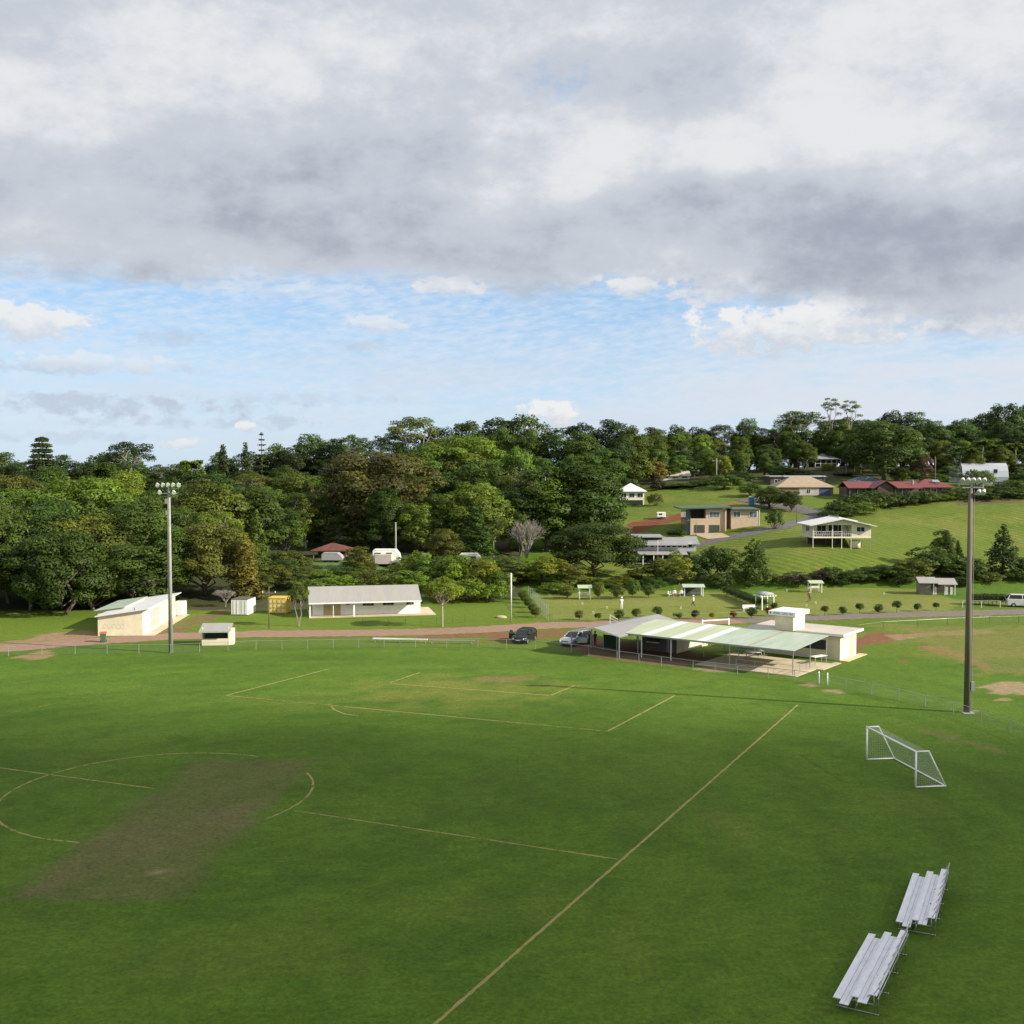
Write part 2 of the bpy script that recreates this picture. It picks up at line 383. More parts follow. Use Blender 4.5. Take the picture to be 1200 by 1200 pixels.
# ---------------------------------------------------------------- the cloud that shades the near half of the field
def build_cloud():
    H = 520.0; off = SUN_DIR * (H / SUN_DIR.z)
    m = bpy.data.materials.new('cloud'); m.use_nodes = True; n = m.node_tree; N = n.nodes; L = n.links; N.clear()
    tcn = N.new('ShaderNodeTexCoord')
    nz = N.new('ShaderNodeTexNoise'); nz.inputs['Scale'].default_value = .02; nz.inputs['Detail'].default_value = 5; L.new(tcn.outputs['Object'], nz.inputs[0])
    at = N.new('ShaderNodeAttribute'); at.attribute_name = 'thickness'
    a1 = N.new('ShaderNodeMath'); a1.operation = 'MULTIPLY_ADD'; L.new(nz.outputs['Fac'], a1.inputs[0]); a1.inputs[1].default_value = .35; L.new(at.outputs['Fac'], a1.inputs[2])
    mr = N.new('ShaderNodeMapRange'); mr.interpolation_type = 'SMOOTHSTEP'; L.new(a1.outputs[0], mr.inputs[0])
    mr.inputs[1].default_value = .25; mr.inputs[2].default_value = 1.05; mr.inputs[4].default_value = .91
    tr = N.new('ShaderNodeBsdfTransparent'); df = N.new('ShaderNodeBsdfTranslucent'); df.inputs[0].default_value = (.9, .9, .9, 1)
    mx = N.new('ShaderNodeMixShader'); L.new(mr.outputs[0], mx.inputs[0]); L.new(tr.outputs[0], mx.inputs[1]); L.new(df.outputs[0], mx.inputs[2])
    o = N.new('ShaderNodeOutputMaterial'); L.new(mx.outputs[0], o.inputs[0])
    xs = np.linspace(-260, 260, 66); ys = np.linspace(-260, 180, 56)
    X, Y = np.meshgrid(xs, ys)
    # dense over the near field, thinning out between Y = 50 and 100
    den = smooth((110 - Y - .10 * X) / 54) * smooth((260 - np.abs(X)) / 60) * smooth((Y + 260) / 60)
    Z = 6 * fbm(X / 40, Y / 40, 3)
    vs = np.stack([X + off.x, Y + off.y, Z + H], -1).reshape(-1, 3)
    idx = np.arange(len(vs)).reshape(X.shape); q = np.stack([idx[:-1, :-1], idx[:-1, 1:], idx[1:, 1:], idx[1:, :-1]], -1).reshape(-1, 4)
    me = bpy.data.meshes.new('cloud'); me.from_pydata(vs.tolist(), [], q.tolist())
    a = me.attributes.new('thickness', 'FLOAT', 'POINT'); a.data.foreach_set('value', den.ravel().astype(np.float32))
    me.materials.append(m); ob = bpy.data.objects.new('cloud', me); C.objects.link(ob); tag(ob, kind='structure')
build_cloud()

# ---------------------------------------------------------------- ground
U2 = (P(935, 826) - P(510, 1200)); U2.z = 0; U2.normalize(); V2 = Vector((U2.y, -U2.x, 0))   # along / across the pitch
def axis(lo, hi, step, far):
    a = list(np.arange(lo, hi + step * .5, step)); s = step; v = hi
    while v < far: s *= 1.25; v += s; a.append(v)
    return a
def inpoly(px, py, poly):
    c = np.zeros(px.shape, bool); n = len(poly)
    for i in range(n):
        x1, y1 = poly[i]; x2, y2 = poly[(i + 1) % n]
        if y1 == y2: continue
        c ^= ((y1 > py) != (y2 > py)) & (px < (x2 - x1) * (py - y1) / (y2 - y1) + x1)
    return c
def build_ground():
    xr = axis(-100, 135, .75, 4000); xl = [-100 - (v - 135) for v in xr if v > 135.1]
    xs = np.array(sorted(xl) + xr)
    ys = np.array(sorted([25 - (v) for v in axis(0, 0.1, .75, 600)[1:]]) + list(np.arange(25, 180, .6)) + [v for v in axis(180, 400, 1.1, 5000)])
    X, Y = np.meshgrid(xs, ys); Z = terrain(X, Y)
    px, py = project(X, Y, Z)
    n1 = fbm(X / 9, Y / 9, 1); n2 = fbm(X / 2.2, Y / 2.2, 2); n3 = fbm(X / 30, Y / 30, 3, 3)
    def C3(r, g, b): return np.array([r, g, b])
    col = np.zeros(X.shape + (3,)); col[:] = C3(.070, .130, .0105)
    def blend(mask, c, noise=None):
        mk = np.clip(mask, 0, 1)[..., None]
        col[:] = col * (1 - mk) + np.array(c) * mk
    # the oval: mown bands that follow the boundary, slightly drier streaks
    cx, cy = -12, 60; rr = np.hypot((X - cx) / 1.05, (Y - cy)); th = np.arctan2(Y - cy, X - cx)
    band = fbm(rr / 1.6, th * 4, 8, 4)
    field = smooth((62 - rr) / 3)
    col *= (1 + .55 * field * (band - .5))[..., None]
    blend(.45 * smooth((n1 - .45) / .3), (.096, .160, .016))
    blend(.5 * smooth((n3 - .48) / .25), (.090, .150, .015))
    blend(.5 * smooth((.48 - n2) / .22), (.047, .104, .008))
    # lighter worn turf in front of the far goal
    g0 = P(540, 808); d = np.hypot((X - g0.x) / 13, (Y - g0.y) / 9)
    blend(.75 * smooth(1.1 - d + (n2 - .5) * 1.4), (.150, .165, .030))
    g1 = P(590, 797); d = np.hypot((X - g1.x) / 7, (Y - g1.y) / 2.0)
    blend(.8 * smooth((1.0 - d + (n2 - .5) * 2.2)), (.17, .125, .055))
    g1 = P(628, 800); d = np.hypot((X - g1.x) / 2.2, (Y - g1.y) / .8)  # shadow of the pole's lamp heads, painted dark into the turf colour
    blend(.8 * smooth((1.0 - d + (n2 - .5) * 1.8)), (.06, .065, .03))
    for (gx, gy, rx, ry, s) in [(470, 830, 12, 2.0, .5), (340, 820, 9, 3, .4), (860, 970, 1.6, 4, .5), (740, 1090, 1.6, 4, .35), (560, 1060, 6, 3, .3), (1060, 940, 3, 4, .25), (250, 1120, 10, 4, .25)]:
        g = P(gx, gy); d = np.hypot((X - g.x) / rx, (Y - g.y) / ry); blend(s * smooth(1.1 - d + (n2 - .5) * 1.4), (.125, .160, .025))
    # bare cricket square
    q = [P(a, b) for a, b in ((233, 889), (372, 889), (212, 1056), (0, 1058))]
    ed = np.full(X.shape, 99.0); jit = (fbm(X / 1.6, Y / 1.6, 14) - .5) * 2.4 + (fbm(X / .6, Y / .6, 15, 2) - .5) * 1.2
    for i in range(4):
        a, b = q[i], q[(i + 1) % 4]; t = (b - a).normalized()
        ed = np.minimum(ed, -((X - a.x) * -t.y + (Y - a.y) * t.x))
    sq = smooth((ed + jit * .8 + .5) / 1.3)
    s1 = fbm((X * U2.x + Y * U2.y) / 5, (X * V2.x + Y * V2.y) / 1.3, 11)
    blend(sq * (.60 + .24 * smooth((s1 - .3) / .3)), (.112, .116, .036)); blend(sq * .55 * smooth((.50 - s1) / .22), (.080, .096, .022))
    blend(sq * .5 * smooth((n1 - .5) / .2), (.140, .122, .052))
    g = P(187, 1021); blend(smooth(1.1 - np.hypot((X - g.x) / .8, (Y - g.y) / .45) + (n2 - .5)), (.24, .19, .10))
    # beyond the boundary: paler, coarser grass
    outb = smooth((Y - 118 + .12 * X) / 6) * smooth((168 - Y) / 4)
    blend(outb * .55, (.110, .152, .018)); blend(outb * smooth((n1 - .52) / .2) * .5, (.17, .165, .040))
    # croquet lawns
    lw = inpoly(px, py, [(626, 697), (648, 726), (905, 724), (895, 712), (860, 695), (760, 691)]) | inpoly(px, py, [(905, 693), (912, 722), (1110, 716), (1130, 705), (1080, 690), (960, 688)])
    blend(lw * .82, (.158, .180, .036)); blend(lw * .5 * smooth((n1 - .45) / .2), (.185, .19, .05)); blend(lw * .35 * smooth((.48 - n2) / .2), (.115, .155, .022))
    # mown hill paddock, with slanting mower rows
    hill = smooth((Z - .4) / 1.2) * (X > 8)
    row = .5 + .5 * np.sin((X * .62 + Y * .78) * 2.1 + 2.5 * n1); row = row * smooth((fbm(X / 12, Y / 12, 30) - .25) / .3)
    blend(hill, (.088, .130, .014)); blend(hill * .35, (.125, .155, .026)); blend(hill * smooth((n1 - .50) / .2) * .5, (.160, .165, .036)); blend(hill * smooth((.45 - n2) / .2) * .4, (.062, .110, .010))
    # forest floor
    ff = smooth((Y - 150 - np.where(X > -25, 12, 0)) / 5) * (X < 2) + smooth((Y - 285) / 15) * (X >= 2)
    blend(ff * .9, (.045, .05, .022)); blend(ff * smooth((n1 - .5) / .2) * .6, (.09, .075, .04))
    cl_ = inpoly(px, py, [(345, 664), (375, 655), (470, 662), (560, 660), (560, 690), (345, 690)]); blend(cl_ * .9, (.10, .15, .04))
    fr = inpoly(px, py, [(-50, 712), (110, 716), (225, 715), (300, 716), (360, 722), (500, 718), (630, 696), (645, 730), (300, 745), (-50, 760)])
    blend(fr * .75, (.105, .158, .015)); blend(fr * smooth((n1 - .5) / .2) * .5, (.140, .168, .026))
    def patch(pts, c, s=1.0, soft=.6):
        m = np.zeros(X.shape)
        mx = px + (n2 - .5) * 26 * soft; my = py + (fbm(X / 1.7, Y / 1.7, 40) - .5) * 9 * soft
        m = inpoly(mx, my, pts).astype(float) * s * (.7 + .6 * n2); blend(m, c)
    red = (.18, .085, .045); pale = (.28, .205, .12)
    patch([(0, 752), (60, 743), (105, 738), (118, 746), (60, 756), (0, 764)], (.26, .17, .10), .9)
    patch([(10, 770), (50, 763), (70, 766), (40, 774)], (.28, .18, .10), .8)
    patch([(180, 742), (215, 726), (262, 715), (270, 719), (225, 735), (200, 748)], (.15, .11, .05), .8)
    patch([(455, 744), (560, 738), (600, 737), (598, 744), (520, 750)], red, .8); patch([(560, 752), (600, 741), (650, 737), (700, 737), (690, 744), (610, 752)], red, .75)
    patch([(655, 757), (700, 748), (780, 757), (840, 770), (800, 783), (700, 770)], (.16, .085, .055), .85)
    patch([(815, 783), (850, 780), (860, 787), (830, 788)], pale, .8)
    patch([(1000, 752), (1018, 742), (1060, 744), (1050, 752), (1010, 757), (1000, 768), (985, 778)], red, .95)
    patch([(1040, 744), (1090, 741), (1165, 738), (1165, 742), (1090, 746), (1045, 750)], (.26, .17, .10), .9)
    patch([(1080, 757), (1110, 758), (1130, 766), (1165, 785), (1160, 788), (1125, 771), (1080, 762)], (.24, .12, .06), .75, .3)
    patch([(1060, 735), (1300, 735), (1300, 792), (1150, 790), (1100, 765)], (.165, .155, .045), .55, 1.5)
    patch([(1144, 807), (1168, 800), (1300, 796), (1300, 809), (1200, 815), (1168, 815), (1152, 810)], pale, .85, 1.3); patch([(1160, 820), (1180, 817), (1182, 821), (1164, 823)], pale, .9, .3)
    patch([(940, 803), (955, 800), (960, 803), (950, 806)], pale, .9, .3); patch([(962, 806), (990, 809), (993, 813), (965, 809)], pale, .8, .3)
    patch([(1140, 831), (1152, 833), (1150, 835), (1138, 834)], pale, .9, .2)
    patch([(1060, 848), (1090, 855), (1180, 880), (1175, 884), (1090, 862)], (.14, .13, .045), .6, .6)
    patch([(1055, 773), (1065, 773), (1065, 777), (1055, 777)], red, .8, .3)
    patch([(728, 626), (740, 612), (775, 606), (806, 600), (808, 607), (770, 616), (740, 627)], (.16, .05, .03), .95, .3)
    patch([(845, 590), (880, 585), (885, 592), (850, 594)], (.20, .11, .06), .5, .4)
    patch([(1120, 588), (1200, 583), (1200, 588), (1120, 592)], (.11, .08, .05), .8, .5)
    patch([(952, 650), (954, 650), (962, 668), (960, 668)], (.2, .11, .05), .8, .1)
    me = bpy.data.meshes.new('ground'); nv = X.size; ny, nx = X.shape
    idx = np.arange(nv).reshape(ny, nx); q4 = np.stack([idx[:-1, :-1], idx[:-1, 1:], idx[1:, 1:], idx[1:, :-1]], -1).reshape(-1, 4)
    me.vertices.add(nv); me.vertices.foreach_set('co', np.stack([X, Y, Z], -1).astype(np.float32).ravel())
    me.loops.add(q4.size); me.loops.foreach_set('vertex_index', q4.ravel().astype(np.int32))
    me.polygons.add(len(q4)); me.polygons.foreach_set('loop_start', (np.arange(len(q4)) * 4).astype(np.int32)); me.polygons.foreach_set('loop_total', np.full(len(q4), 4, np.int32))
    me.update(calc_edges=True); me.polygons.foreach_set('use_smooth', [True] * len(q4))
    a = me.attributes.new('turf', 'FLOAT_COLOR', 'POINT'); a.data.foreach_set('color', np.concatenate([col, np.ones(X.shape + (1,))], -1).astype(np.float32).ravel())
    a = me.attributes.new('rows', 'FLOAT', 'POINT'); a.data.foreach_set('value', (hill * smooth((fbm(X / 14, Y / 14, 30) - .2) / .3) * (1 - ff)).ravel().astype(np.float32))
    m = bpy.data.materials.new('turf'); m.use_nodes = True; n = m.node_tree; N = n.nodes; L = n.links; b = N['Principled BSDF']
    b.inputs['Roughness'].default_value = .95; b.inputs['Specular IOR Level'].default_value = .15
    at = N.new('ShaderNodeAttribute'); at.attribute_name = 'turf'; tcn = N.new('ShaderNodeTexCoord')
    def nz(s, d, r, st=None):
        t = N.new('ShaderNodeTexNoise'); t.inputs['Scale'].default_value = s; t.inputs['Detail'].default_value = d; t.inputs['Roughness'].default_value = r
        if st:
            mp = N.new('ShaderNodeMapping'); mp.inputs['Scale'].default_value = st; mp.inputs['Rotation'].default_value = (0, 0, R(-8)); L.new(tcn.outputs['Object'], mp.inputs[0]); L.new(mp.outputs[0], t.inputs[0])
        else: L.new(tcn.outputs['Object'], t.inputs[0])
        return t.outputs['Fac']
    fine = nz(4.5, 10, .82); mid = nz(1.5, 7, .72, (.7, 1, 1))
    def rng(s, a_, b_, c, d):
        t = N.new('ShaderNodeMapRange'); L.new(s, t.inputs[0]); t.inputs[1].default_value = a_; t.inputs[2].default_value = b_; t.inputs[3].default_value = c; t.inputs[4].default_value = d; return t.outputs[0]
    mu = N.new('ShaderNodeMath'); mu.operation = 'MULTIPLY'; L.new(rng(fine, .3, .7, .45, 1.55), mu.inputs[0]); L.new(rng(mid, .3, .7, .78, 1.22), mu.inputs[1])
    ar = N.new('ShaderNodeAttribute'); ar.attribute_name = 'rows'; wv = N.new('ShaderNodeTexWave'); wv.inputs['Scale'].default_value = .17; wv.inputs['Distortion'].default_value = 7.0; wv.inputs['Detail'].default_value = 3; wv.inputs['Detail Scale'].default_value = .45
    mr_ = N.new('ShaderNodeMapping'); mr_.inputs['Rotation'].default_value = (0, 0, R(-38)); L.new(tcn.outputs['Object'], mr_.inputs[0]); L.new(mr_.outputs[0], wv.inputs['Vector'])
    ma = N.new('ShaderNodeMath'); ma.operation = 'MULTIPLY'; L.new(rng(wv.outputs['Fac'], 0, 1, -.13, .15), ma.inputs[0]); L.new(ar.outputs['Fac'], ma.inputs[1])
    mb = N.new('ShaderNodeMath'); mb.operation = 'ADD'; L.new(ma.outputs[0], mb.inputs[0]); mb.inputs[1].default_value = 1.0
    mu0 = mu; mu = N.new('ShaderNodeMath'); mu.operation = 'MULTIPLY'; L.new(mu0.outputs[0], mu.inputs[0]); L.new(mb.outputs[0], mu.inputs[1])
    vm = N.new('ShaderNodeVectorMath'); vm.operation = 'SCALE'; L.new(at.outputs['Color'], vm.inputs[0]); L.new(mu.outputs[0], vm.inputs['Scale'])
    L.new(vm.outputs[0], b.inputs['Base Color'])
    bp = N.new('ShaderNodeBump'); bp.inputs['Distance'].default_value = .05; bp.inputs['Strength'].default_value = .7; L.new(fine, bp.inputs['Height']); L.new(bp.outputs[0], b.inputs['Normal'])
    me.materials.append(m); o = bpy.data.objects.new('ground', me); C.objects.link(o); tag(o, kind='structure')
build_ground()

# ---------------------------------------------------------------- painted lines and roads: sheets just above the ground
def sheet_mat(name, col, col2, wear=.0, scale=2.0):
    m = bpy.data.materials.new(name); m.use_nodes = True; n = m.node_tree; N = n.nodes; L = n.links; b = N['Principled BSDF']
    b.inputs['Roughness'].default_value = .95; b.inputs['Specular IOR Level'].default_value = .15
    tcn = N.new('ShaderNodeTexCoord'); t = N.new('ShaderNodeTexNoise'); t.inputs['Scale'].default_value = scale; t.inputs['Detail'].default_value = 7; t.inputs['Roughness'].default_value = .7
    L.new(tcn.outputs['Object'], t.inputs[0]); cr = N.new('ShaderNodeValToRGB'); e = cr.color_ramp.elements
    e[0].position = .32; e[0].color = (*col2, 1); e[1].position = .68; e[1].color = (*col, 1); L.new(t.outputs['Fac'], cr.inputs[0]); L.new(cr.outputs[0], b.inputs['Base Color'])
    if wear:
        t2 = N.new('ShaderNodeTexNoise'); t2.inputs['Scale'].default_value = 1.1; t2.inputs['Detail'].default_value = 8; t2.inputs['Roughness'].default_value = .8; L.new(tcn.outputs['Object'], t2.inputs[0])
        at = N.new('ShaderNodeAttribute'); at.attribute_name = 'wear'
        s = N.new('ShaderNodeMath'); s.operation = 'SUBTRACT'; L.new(t2.outputs['Fac'], s.inputs[0]); L.new(at.outputs['Fac'], s.inputs[1])
        mr = N.new('ShaderNodeMapRange'); mr.inputs[1].default_value = -.08; mr.inputs[2].default_value = .08; L.new(s.outputs[0], mr.inputs[0]); L.new(mr.outputs[0], b.inputs['Alpha'])
    return m
LINE_MAT = sheet_mat('line_paint', (.32, .27, .10), (.22, .20, .065), .4, 3)
def ribbon(pts, wid, step=.5, dz=.006, jit=.02, seed=0, wear=None, cross=2):
    rs = random.Random(seed); out = []; acc = []
    for a, b in zip(pts, pts[1:]):
        a, b = Vector((a[0], a[1], 0)), Vector((b[0], b[1], 0)); n = max(1, int((b - a).length / step))
        acc += [a.lerp(b, i / n) for i in range(n)]
    acc.append(Vector((pts[-1][0], pts[-1][1], 0)))
    vs = []; fs = []; wr = []
    for i, p in enumerate(acc):
        t = (acc[min(i + 1, len(acc) - 1)] - acc[max(i - 1, 0)]).normalized(); nrm = Vector((-t.y, t.x, 0))
        w = wid(i / max(1, len(acc) - 1)) if callable(wid) else wid
        for k in range(cross):
            f = k / (cross - 1) * 2 - 1; edge = abs(f) > .99
            q = p + nrm * (f * w / 2 + (rs.uniform(-jit, jit) if edge else 0)); vs.append((q.x, q.y, 0))
            wr.append((wear(i / max(1, len(acc) - 1)) if wear else .2) + (.35 if edge and cross > 2 else 0))
        if i:
            for k in range(cross - 1):
                o = i * cross + k; fs.append((o - cross, o - cross + 1, o + 1, o))
    z = terrain([v[0] for v in vs], [v[1] for v in vs]) + dz
    return [(v[0], v[1], float(zz)) for v, zz in zip(vs, z)], fs, wr
def lines():
    allv = []; allf = []; allw = []
    def add(pp, w=.14, wear=.40, seed=1, ground=False):
        pts = pp if ground else [P(a, b) for a, b in pp]
        v, f, wr = ribbon(pts, w, .35, .006, .025, seed, (lambda t: wear) if not callable(wear) else wear)
        o = len(allv); allv.extend(v); allf.extend([tuple(i + o for i in q) for q in f]); allw.extend(wr)
    add([(495, 1213), (935, 826)], .16, .33, 1)                                  # touchline
    add([(345, 950), (724, 1007)], .14, .42, 2); add([(-60, 892), (180, 924)], .15, .40, 3)   # halfway line
    add([(265, 815), (712, 857)], .19, lambda t: .42 + .06 * math.sin(t * 9), 4); add([(712, 857), (791, 815)], .19, .36, 5)
    add([(265, 815), (385, 784)], .20, .38, 6)
    add([(457, 801), (645, 815)], .19, .40, 7); add([(645, 815), (674, 803)], .19, .37, 8); add([(457, 800), (492, 788)], .19, .42, 9)
    add([(520, 792), (800, 812)], .12, .56, 12); add([(0, 838), (165, 803)], .13, .52, 13)
    c = P(188, 928); c = Vector((c.x, c.y, 0)); rad = 9.25; run = []
    sqr = [(233, 887), (376, 887), (215, 1060), (0, 1060)]; seen = []
    for i in range(181):
        t = R(i * 2); p = c + (V2 * math.cos(t) + U2 * math.sin(t)) * rad; qx, qy = project(np.array([p.x]), np.array([p.y]), np.array([0.0]))
        seen.append((p.x, p.y, bool(inpoly(qx, qy, sqr)[0])))
    for i, (a_, b_, ins) in enumerate(seen):
        if not ins: run.append((a_, b_))
        if (ins or i == 180) and len(run) > 1: add(run, .15, .42, 20 + i, True)
        if ins: run = []
    add([(386, 825), (392, 832), (405, 837), (420, 839)], .18, .38, 10)
    me = bpy.data.meshes.new('pitch_marking'); me.from_pydata(allv, [], allf); a = me.attributes.new('wear', 'FLOAT', 'POINT'); a.data.foreach_set('value', allw)
    me.materials.append(LINE_MAT); o = bpy.data.objects.new('pitch_marking', me); C.objects.link(o); tag(o, kind='structure')
lines()
def road(name, pts, wid, mt, jit=.35, dz=.012, seed=0, cross=9, step=.8):
    v, f, wr = ribbon(pts, wid, step, dz, jit, seed, lambda t: -.2, cross)
    for i in range(len(v)):
        k = i % cross; wr[i] = .55 if k in (0, cross - 1) else (.25 if k in (1, cross - 2) else -.5)
    me = bpy.data.meshes.new(name); me.from_pydata(v, [], f); a = me.attributes.new('wear', 'FLOAT', 'POINT'); a.data.foreach_set('value', wr)
    me.materials.append(mt); o = bpy.data.objects.new(name, me); C.objects.link(o); tag(o, kind='structure')
DIRT = sheet_mat('dirt_track', (.31, .205, .145), (.23, .145, .10), .4, 1.2)
BIT = sheet_mat('bitumen', (.15, .14, .14), (.10, .095, .09), .4, 1.0)
road('dirt_road', [P(a, b) for a, b in ((-60, 764), (20, 759), (100, 752), (200, 746), (300, 743), (400, 742), (480, 741), (560, 738), (640, 733), (720, 731), (800, 729), (900, 726), (1000, 722), (1100, 719.5), (1200, 717), (1350, 713))], 5.6, DIRT, seed=3)
GRAV = sheet_mat('gravel', (.20, .175, .14), (.145, .125, .10), .4, 1.2)
road('gravel_road', [P(a, b) for a, b in ((865, 727.3), (900, 726), (1000, 722), (1100, 719.5), (1200, 717), (1350, 713))], 5.2, GRAV, seed=9, dz=.02)
road('hill_road', [hit(a, b) for a, b in ((812, 640), (835, 634.5), (860, 629), (885, 624), (915, 618), (940, 611), (958, 605))], 4.2, BIT, .2, .03, 4)
road('upper_road', [hit(a, b) for a, b in ((872, 585), (900, 591), (925, 594), (945, 598), (975, 605))], 6.5, BIT, .2, .05, 5)
PAVE = sheet_mat('driveway_pale', (.50, .40, .28), (.42, .33, .22), .0, 1.0)
def sheet(name, pts, mt, dz=.05):
    vs = [Vector(p) for p in pts]; N_ = 10; v = []; f = []
    for i in range(N_ + 1):
        for j in range(N_ + 1):
            a = vs[0].lerp(vs[1], i / N_); b = vs[3].lerp(vs[2], i / N_); p = a.lerp(b, j / N_); v.append((p.x, p.y, tz(p.x, p.y) + dz))
    for i in range(N_):
        for j in range(N_):
            o = i * (N_ + 1) + j; f.append((o, o + 1, o + N_ + 2, o + N_ + 1))
    me = bpy.data.meshes.new(name); me.from_pydata(v, [], f); me.materials.append(mt); o = bpy.data.objects.new(name, me); C.objects.link(o); tag(o, kind='structure')
# ---------------------------------------------------------------- foliage
def leaf_mat(name, rough=.55, tl=.36, warm=(1.25, 1.12, .7)):
    m = bpy.data.materials.new(name); m.use_nodes = True; n = m.node_tree; N = n.nodes; L = n.links
    b = N['Principled BSDF']; b.inputs['Roughness'].default_value = rough; b.inputs['Specular IOR Level'].default_value = .25
    oi = N.new('ShaderNodeObjectInfo'); at = N.new('ShaderNodeAttribute'); at.attribute_name = 'tone'
    # per-leaf tone: x = brightness, y = shift to a warmer, yellower leaf
    sx = N.new('ShaderNodeSeparateColor'); L.new(at.outputs['Color'], sx.inputs[0])
    mx = N.new('ShaderNodeMix'); mx.data_type = 'RGBA'; mx.blend_type = 'MULTIPLY'; L.new(sx.outputs[1], mx.inputs[0]); L.new(oi.outputs['Color'], mx.inputs[6]); mx.inputs[7].default_value = (*warm, 1)
    vm = N.new('ShaderNodeVectorMath'); vm.operation = 'SCALE'; L.new(mx.outputs[2], vm.inputs[0]); L.new(sx.outputs[0], vm.inputs['Scale'])
    L.new(vm.outputs[0], b.inputs['Base Color'])
    tr = N.new('ShaderNodeBsdfTranslucent'); v2 = N.new('ShaderNodeVectorMath'); v2.operation = 'MULTIPLY'; L.new(vm.outputs[0], v2.inputs[0]); v2.inputs[1].default_value = (1.3, 1.5, .6); L.new(v2.outputs[0], tr.inputs[0])
    ms = N.new('ShaderNodeMixShader'); ms.inputs[0].default_value = tl; L.new(b.outputs[0], ms.inputs[1]); L.new(tr.outputs[0], ms.inputs[2])
    L.new(ms.outputs[0], N['Material Output'].inputs[0]); return m
LEAF = leaf_mat('leaf')
BARK = {k: mat('bark_' + k, c, .9, var=.3, scale=2.5, bump=.01) for k, c in (('brown', (.11, .085, .06)), ('pale', (.36, .32, .25)), ('grey', (.24, .215, .18)))}

def unit(n, rs):
    v = rs.normal(size=(n, 3)); return v / np.linalg.norm(v, axis=1, keepdims=True)
def leaf_mesh(name, clumps, size, dens, seed, up=.25, flat=1.0, aspect=.55, tonevar=.28):
    """clumps: (centre, radius, outward direction, flatness); every clump is covered with leaf sprays."""
    rs = np.random.RandomState(seed); Ps = []; Ns = []; Ss = []; Ts = []
    for c, rad, outw, fl in clumps:
        c = np.array(c, float); outw = np.array(outw, float)
        n = max(10, int(dens * 4 * PI * rad * rad * (.45 + .55 * fl) / (size * size * aspect)))
        d = unit(int(n * 1.6), rs); keep = (d @ outw) * .8 + d[:, 2] * .5 > rs.uniform(-1.0, .35, len(d)); d = d[keep][:n]
        rr = rad * (1 - .45 * rs.rand(len(d)) ** 2.2) * (1 + .16 * np.sin(d[:, 0] * 7 + c[0]) * np.sin(d[:, 1] * 6 + c[1]) + .12 * np.sin(d[:, 2] * 9 + c[2]))
        p = d * rr[:, None]; p[:, 2] *= fl; Ps.append(p + c)
        nn = d * np.array([1, 1, 1 / max(fl, .35)]); nn = nn / np.linalg.norm(nn, axis=1, keepdims=True)
        Ns.append(nn * .75 + outw * .35 + np.array([0, 0, up])); Ss.append(np.full(len(d), 1.0))
        tone = (1 + rs.uniform(-tonevar, tonevar)) * (1 + rs.normal(0, .20, len(d))); warm = np.clip(rs.uniform(-.2, .6) + rs.normal(0, .25, len(d)), 0, 1)
        Ts.append(np.stack([np.clip(tone, .45, 1.7), warm], -1))
    p = np.concatenate(Ps); nrm = np.concatenate(Ns); nrm /= np.linalg.norm(nrm, axis=1, keepdims=True); tone = np.concatenate(Ts); n = len(p)
    g = nrm + rs.normal(0, .42, (n, 3)); g /= np.linalg.norm(g, axis=1, keepdims=True)
    a = np.cross(g, unit(n, rs)); a /= np.linalg.norm(a, axis=1, keepdims=True); b = np.cross(g, a)
    s = size * rs.uniform(.6, 1.35, (n, 1)); a = a * s * .5; b = b * s * aspect * .5
    # a spray: a kinked, pointed five-sided leaf shape
    pts = [p - a, p - a * .05 - b + g * s * .04, p + a - g * s * .12, p + a * .55 + b * .6, p - a * .1 + b + g * s * .06]
    v = np.stack(pts, 1).reshape(-1, 3); k = len(pts)
    me = bpy.data.meshes.new(name); me.vertices.add(n * k); me.vertices.foreach_set('co', v.astype(np.float32).ravel())
    me.loops.add(n * k); me.loops.foreach_set('vertex_index', np.arange(n * k, dtype=np.int32))
    me.polygons.add(n); me.polygons.foreach_set('loop_start', (np.arange(n) * k).astype(np.int32)); me.polygons.foreach_set('loop_total', np.full(n, k, np.int32))
    me.update(calc_edges=True); me.polygons.foreach_set('use_smooth', [True] * n)
    at = me.attributes.new('tone', 'FLOAT_COLOR', 'POINT'); cc = np.zeros((n, k, 4), np.float32); cc[..., 0] = tone[:, None, 0]; cc[..., 1] = tone[:, None, 1]; cc[..., 3] = 1
    at.data.foreach_set('color', cc.ravel())
    nv = np.repeat(nrm * .6 + g * .4, k, axis=0); nv /= np.linalg.norm(nv, axis=1, keepdims=True)
    me.normals_split_custom_set_from_vertices(nv.tolist())
    me.materials.append(LEAF); return me

def limb_mesh(name, segs, m):
    b = MB()
    for p, q, r1, r2 in segs: b.tube(p, q, r1, 7, r2, cap=False)
    me = bpy.data.meshes.new(name); me.from_pydata(b.v, [], b.f); me.update(); me.polygons.foreach_set('use_smooth', [True] * len(me.polygons)); me.materials.append(m); return me
def crooked(p, q, r1, r2, rs, n=3, wob=.08):
    p, q = np.array(p, float), np.array(q, float); L = np.linalg.norm(q - p); prev = p; out = []
    for i in range(1, n + 1):
        t = i / n; c = p + (q - p) * t + (rs.normal(0, wob * L, 3) * np.array([1, 1, .3]) if i < n else 0)
        out.append((tuple(prev), tuple(c), r1 + (r2 - r1) * (i - 1) / n, r1 + (r2 - r1) * t)); prev = c
    return out

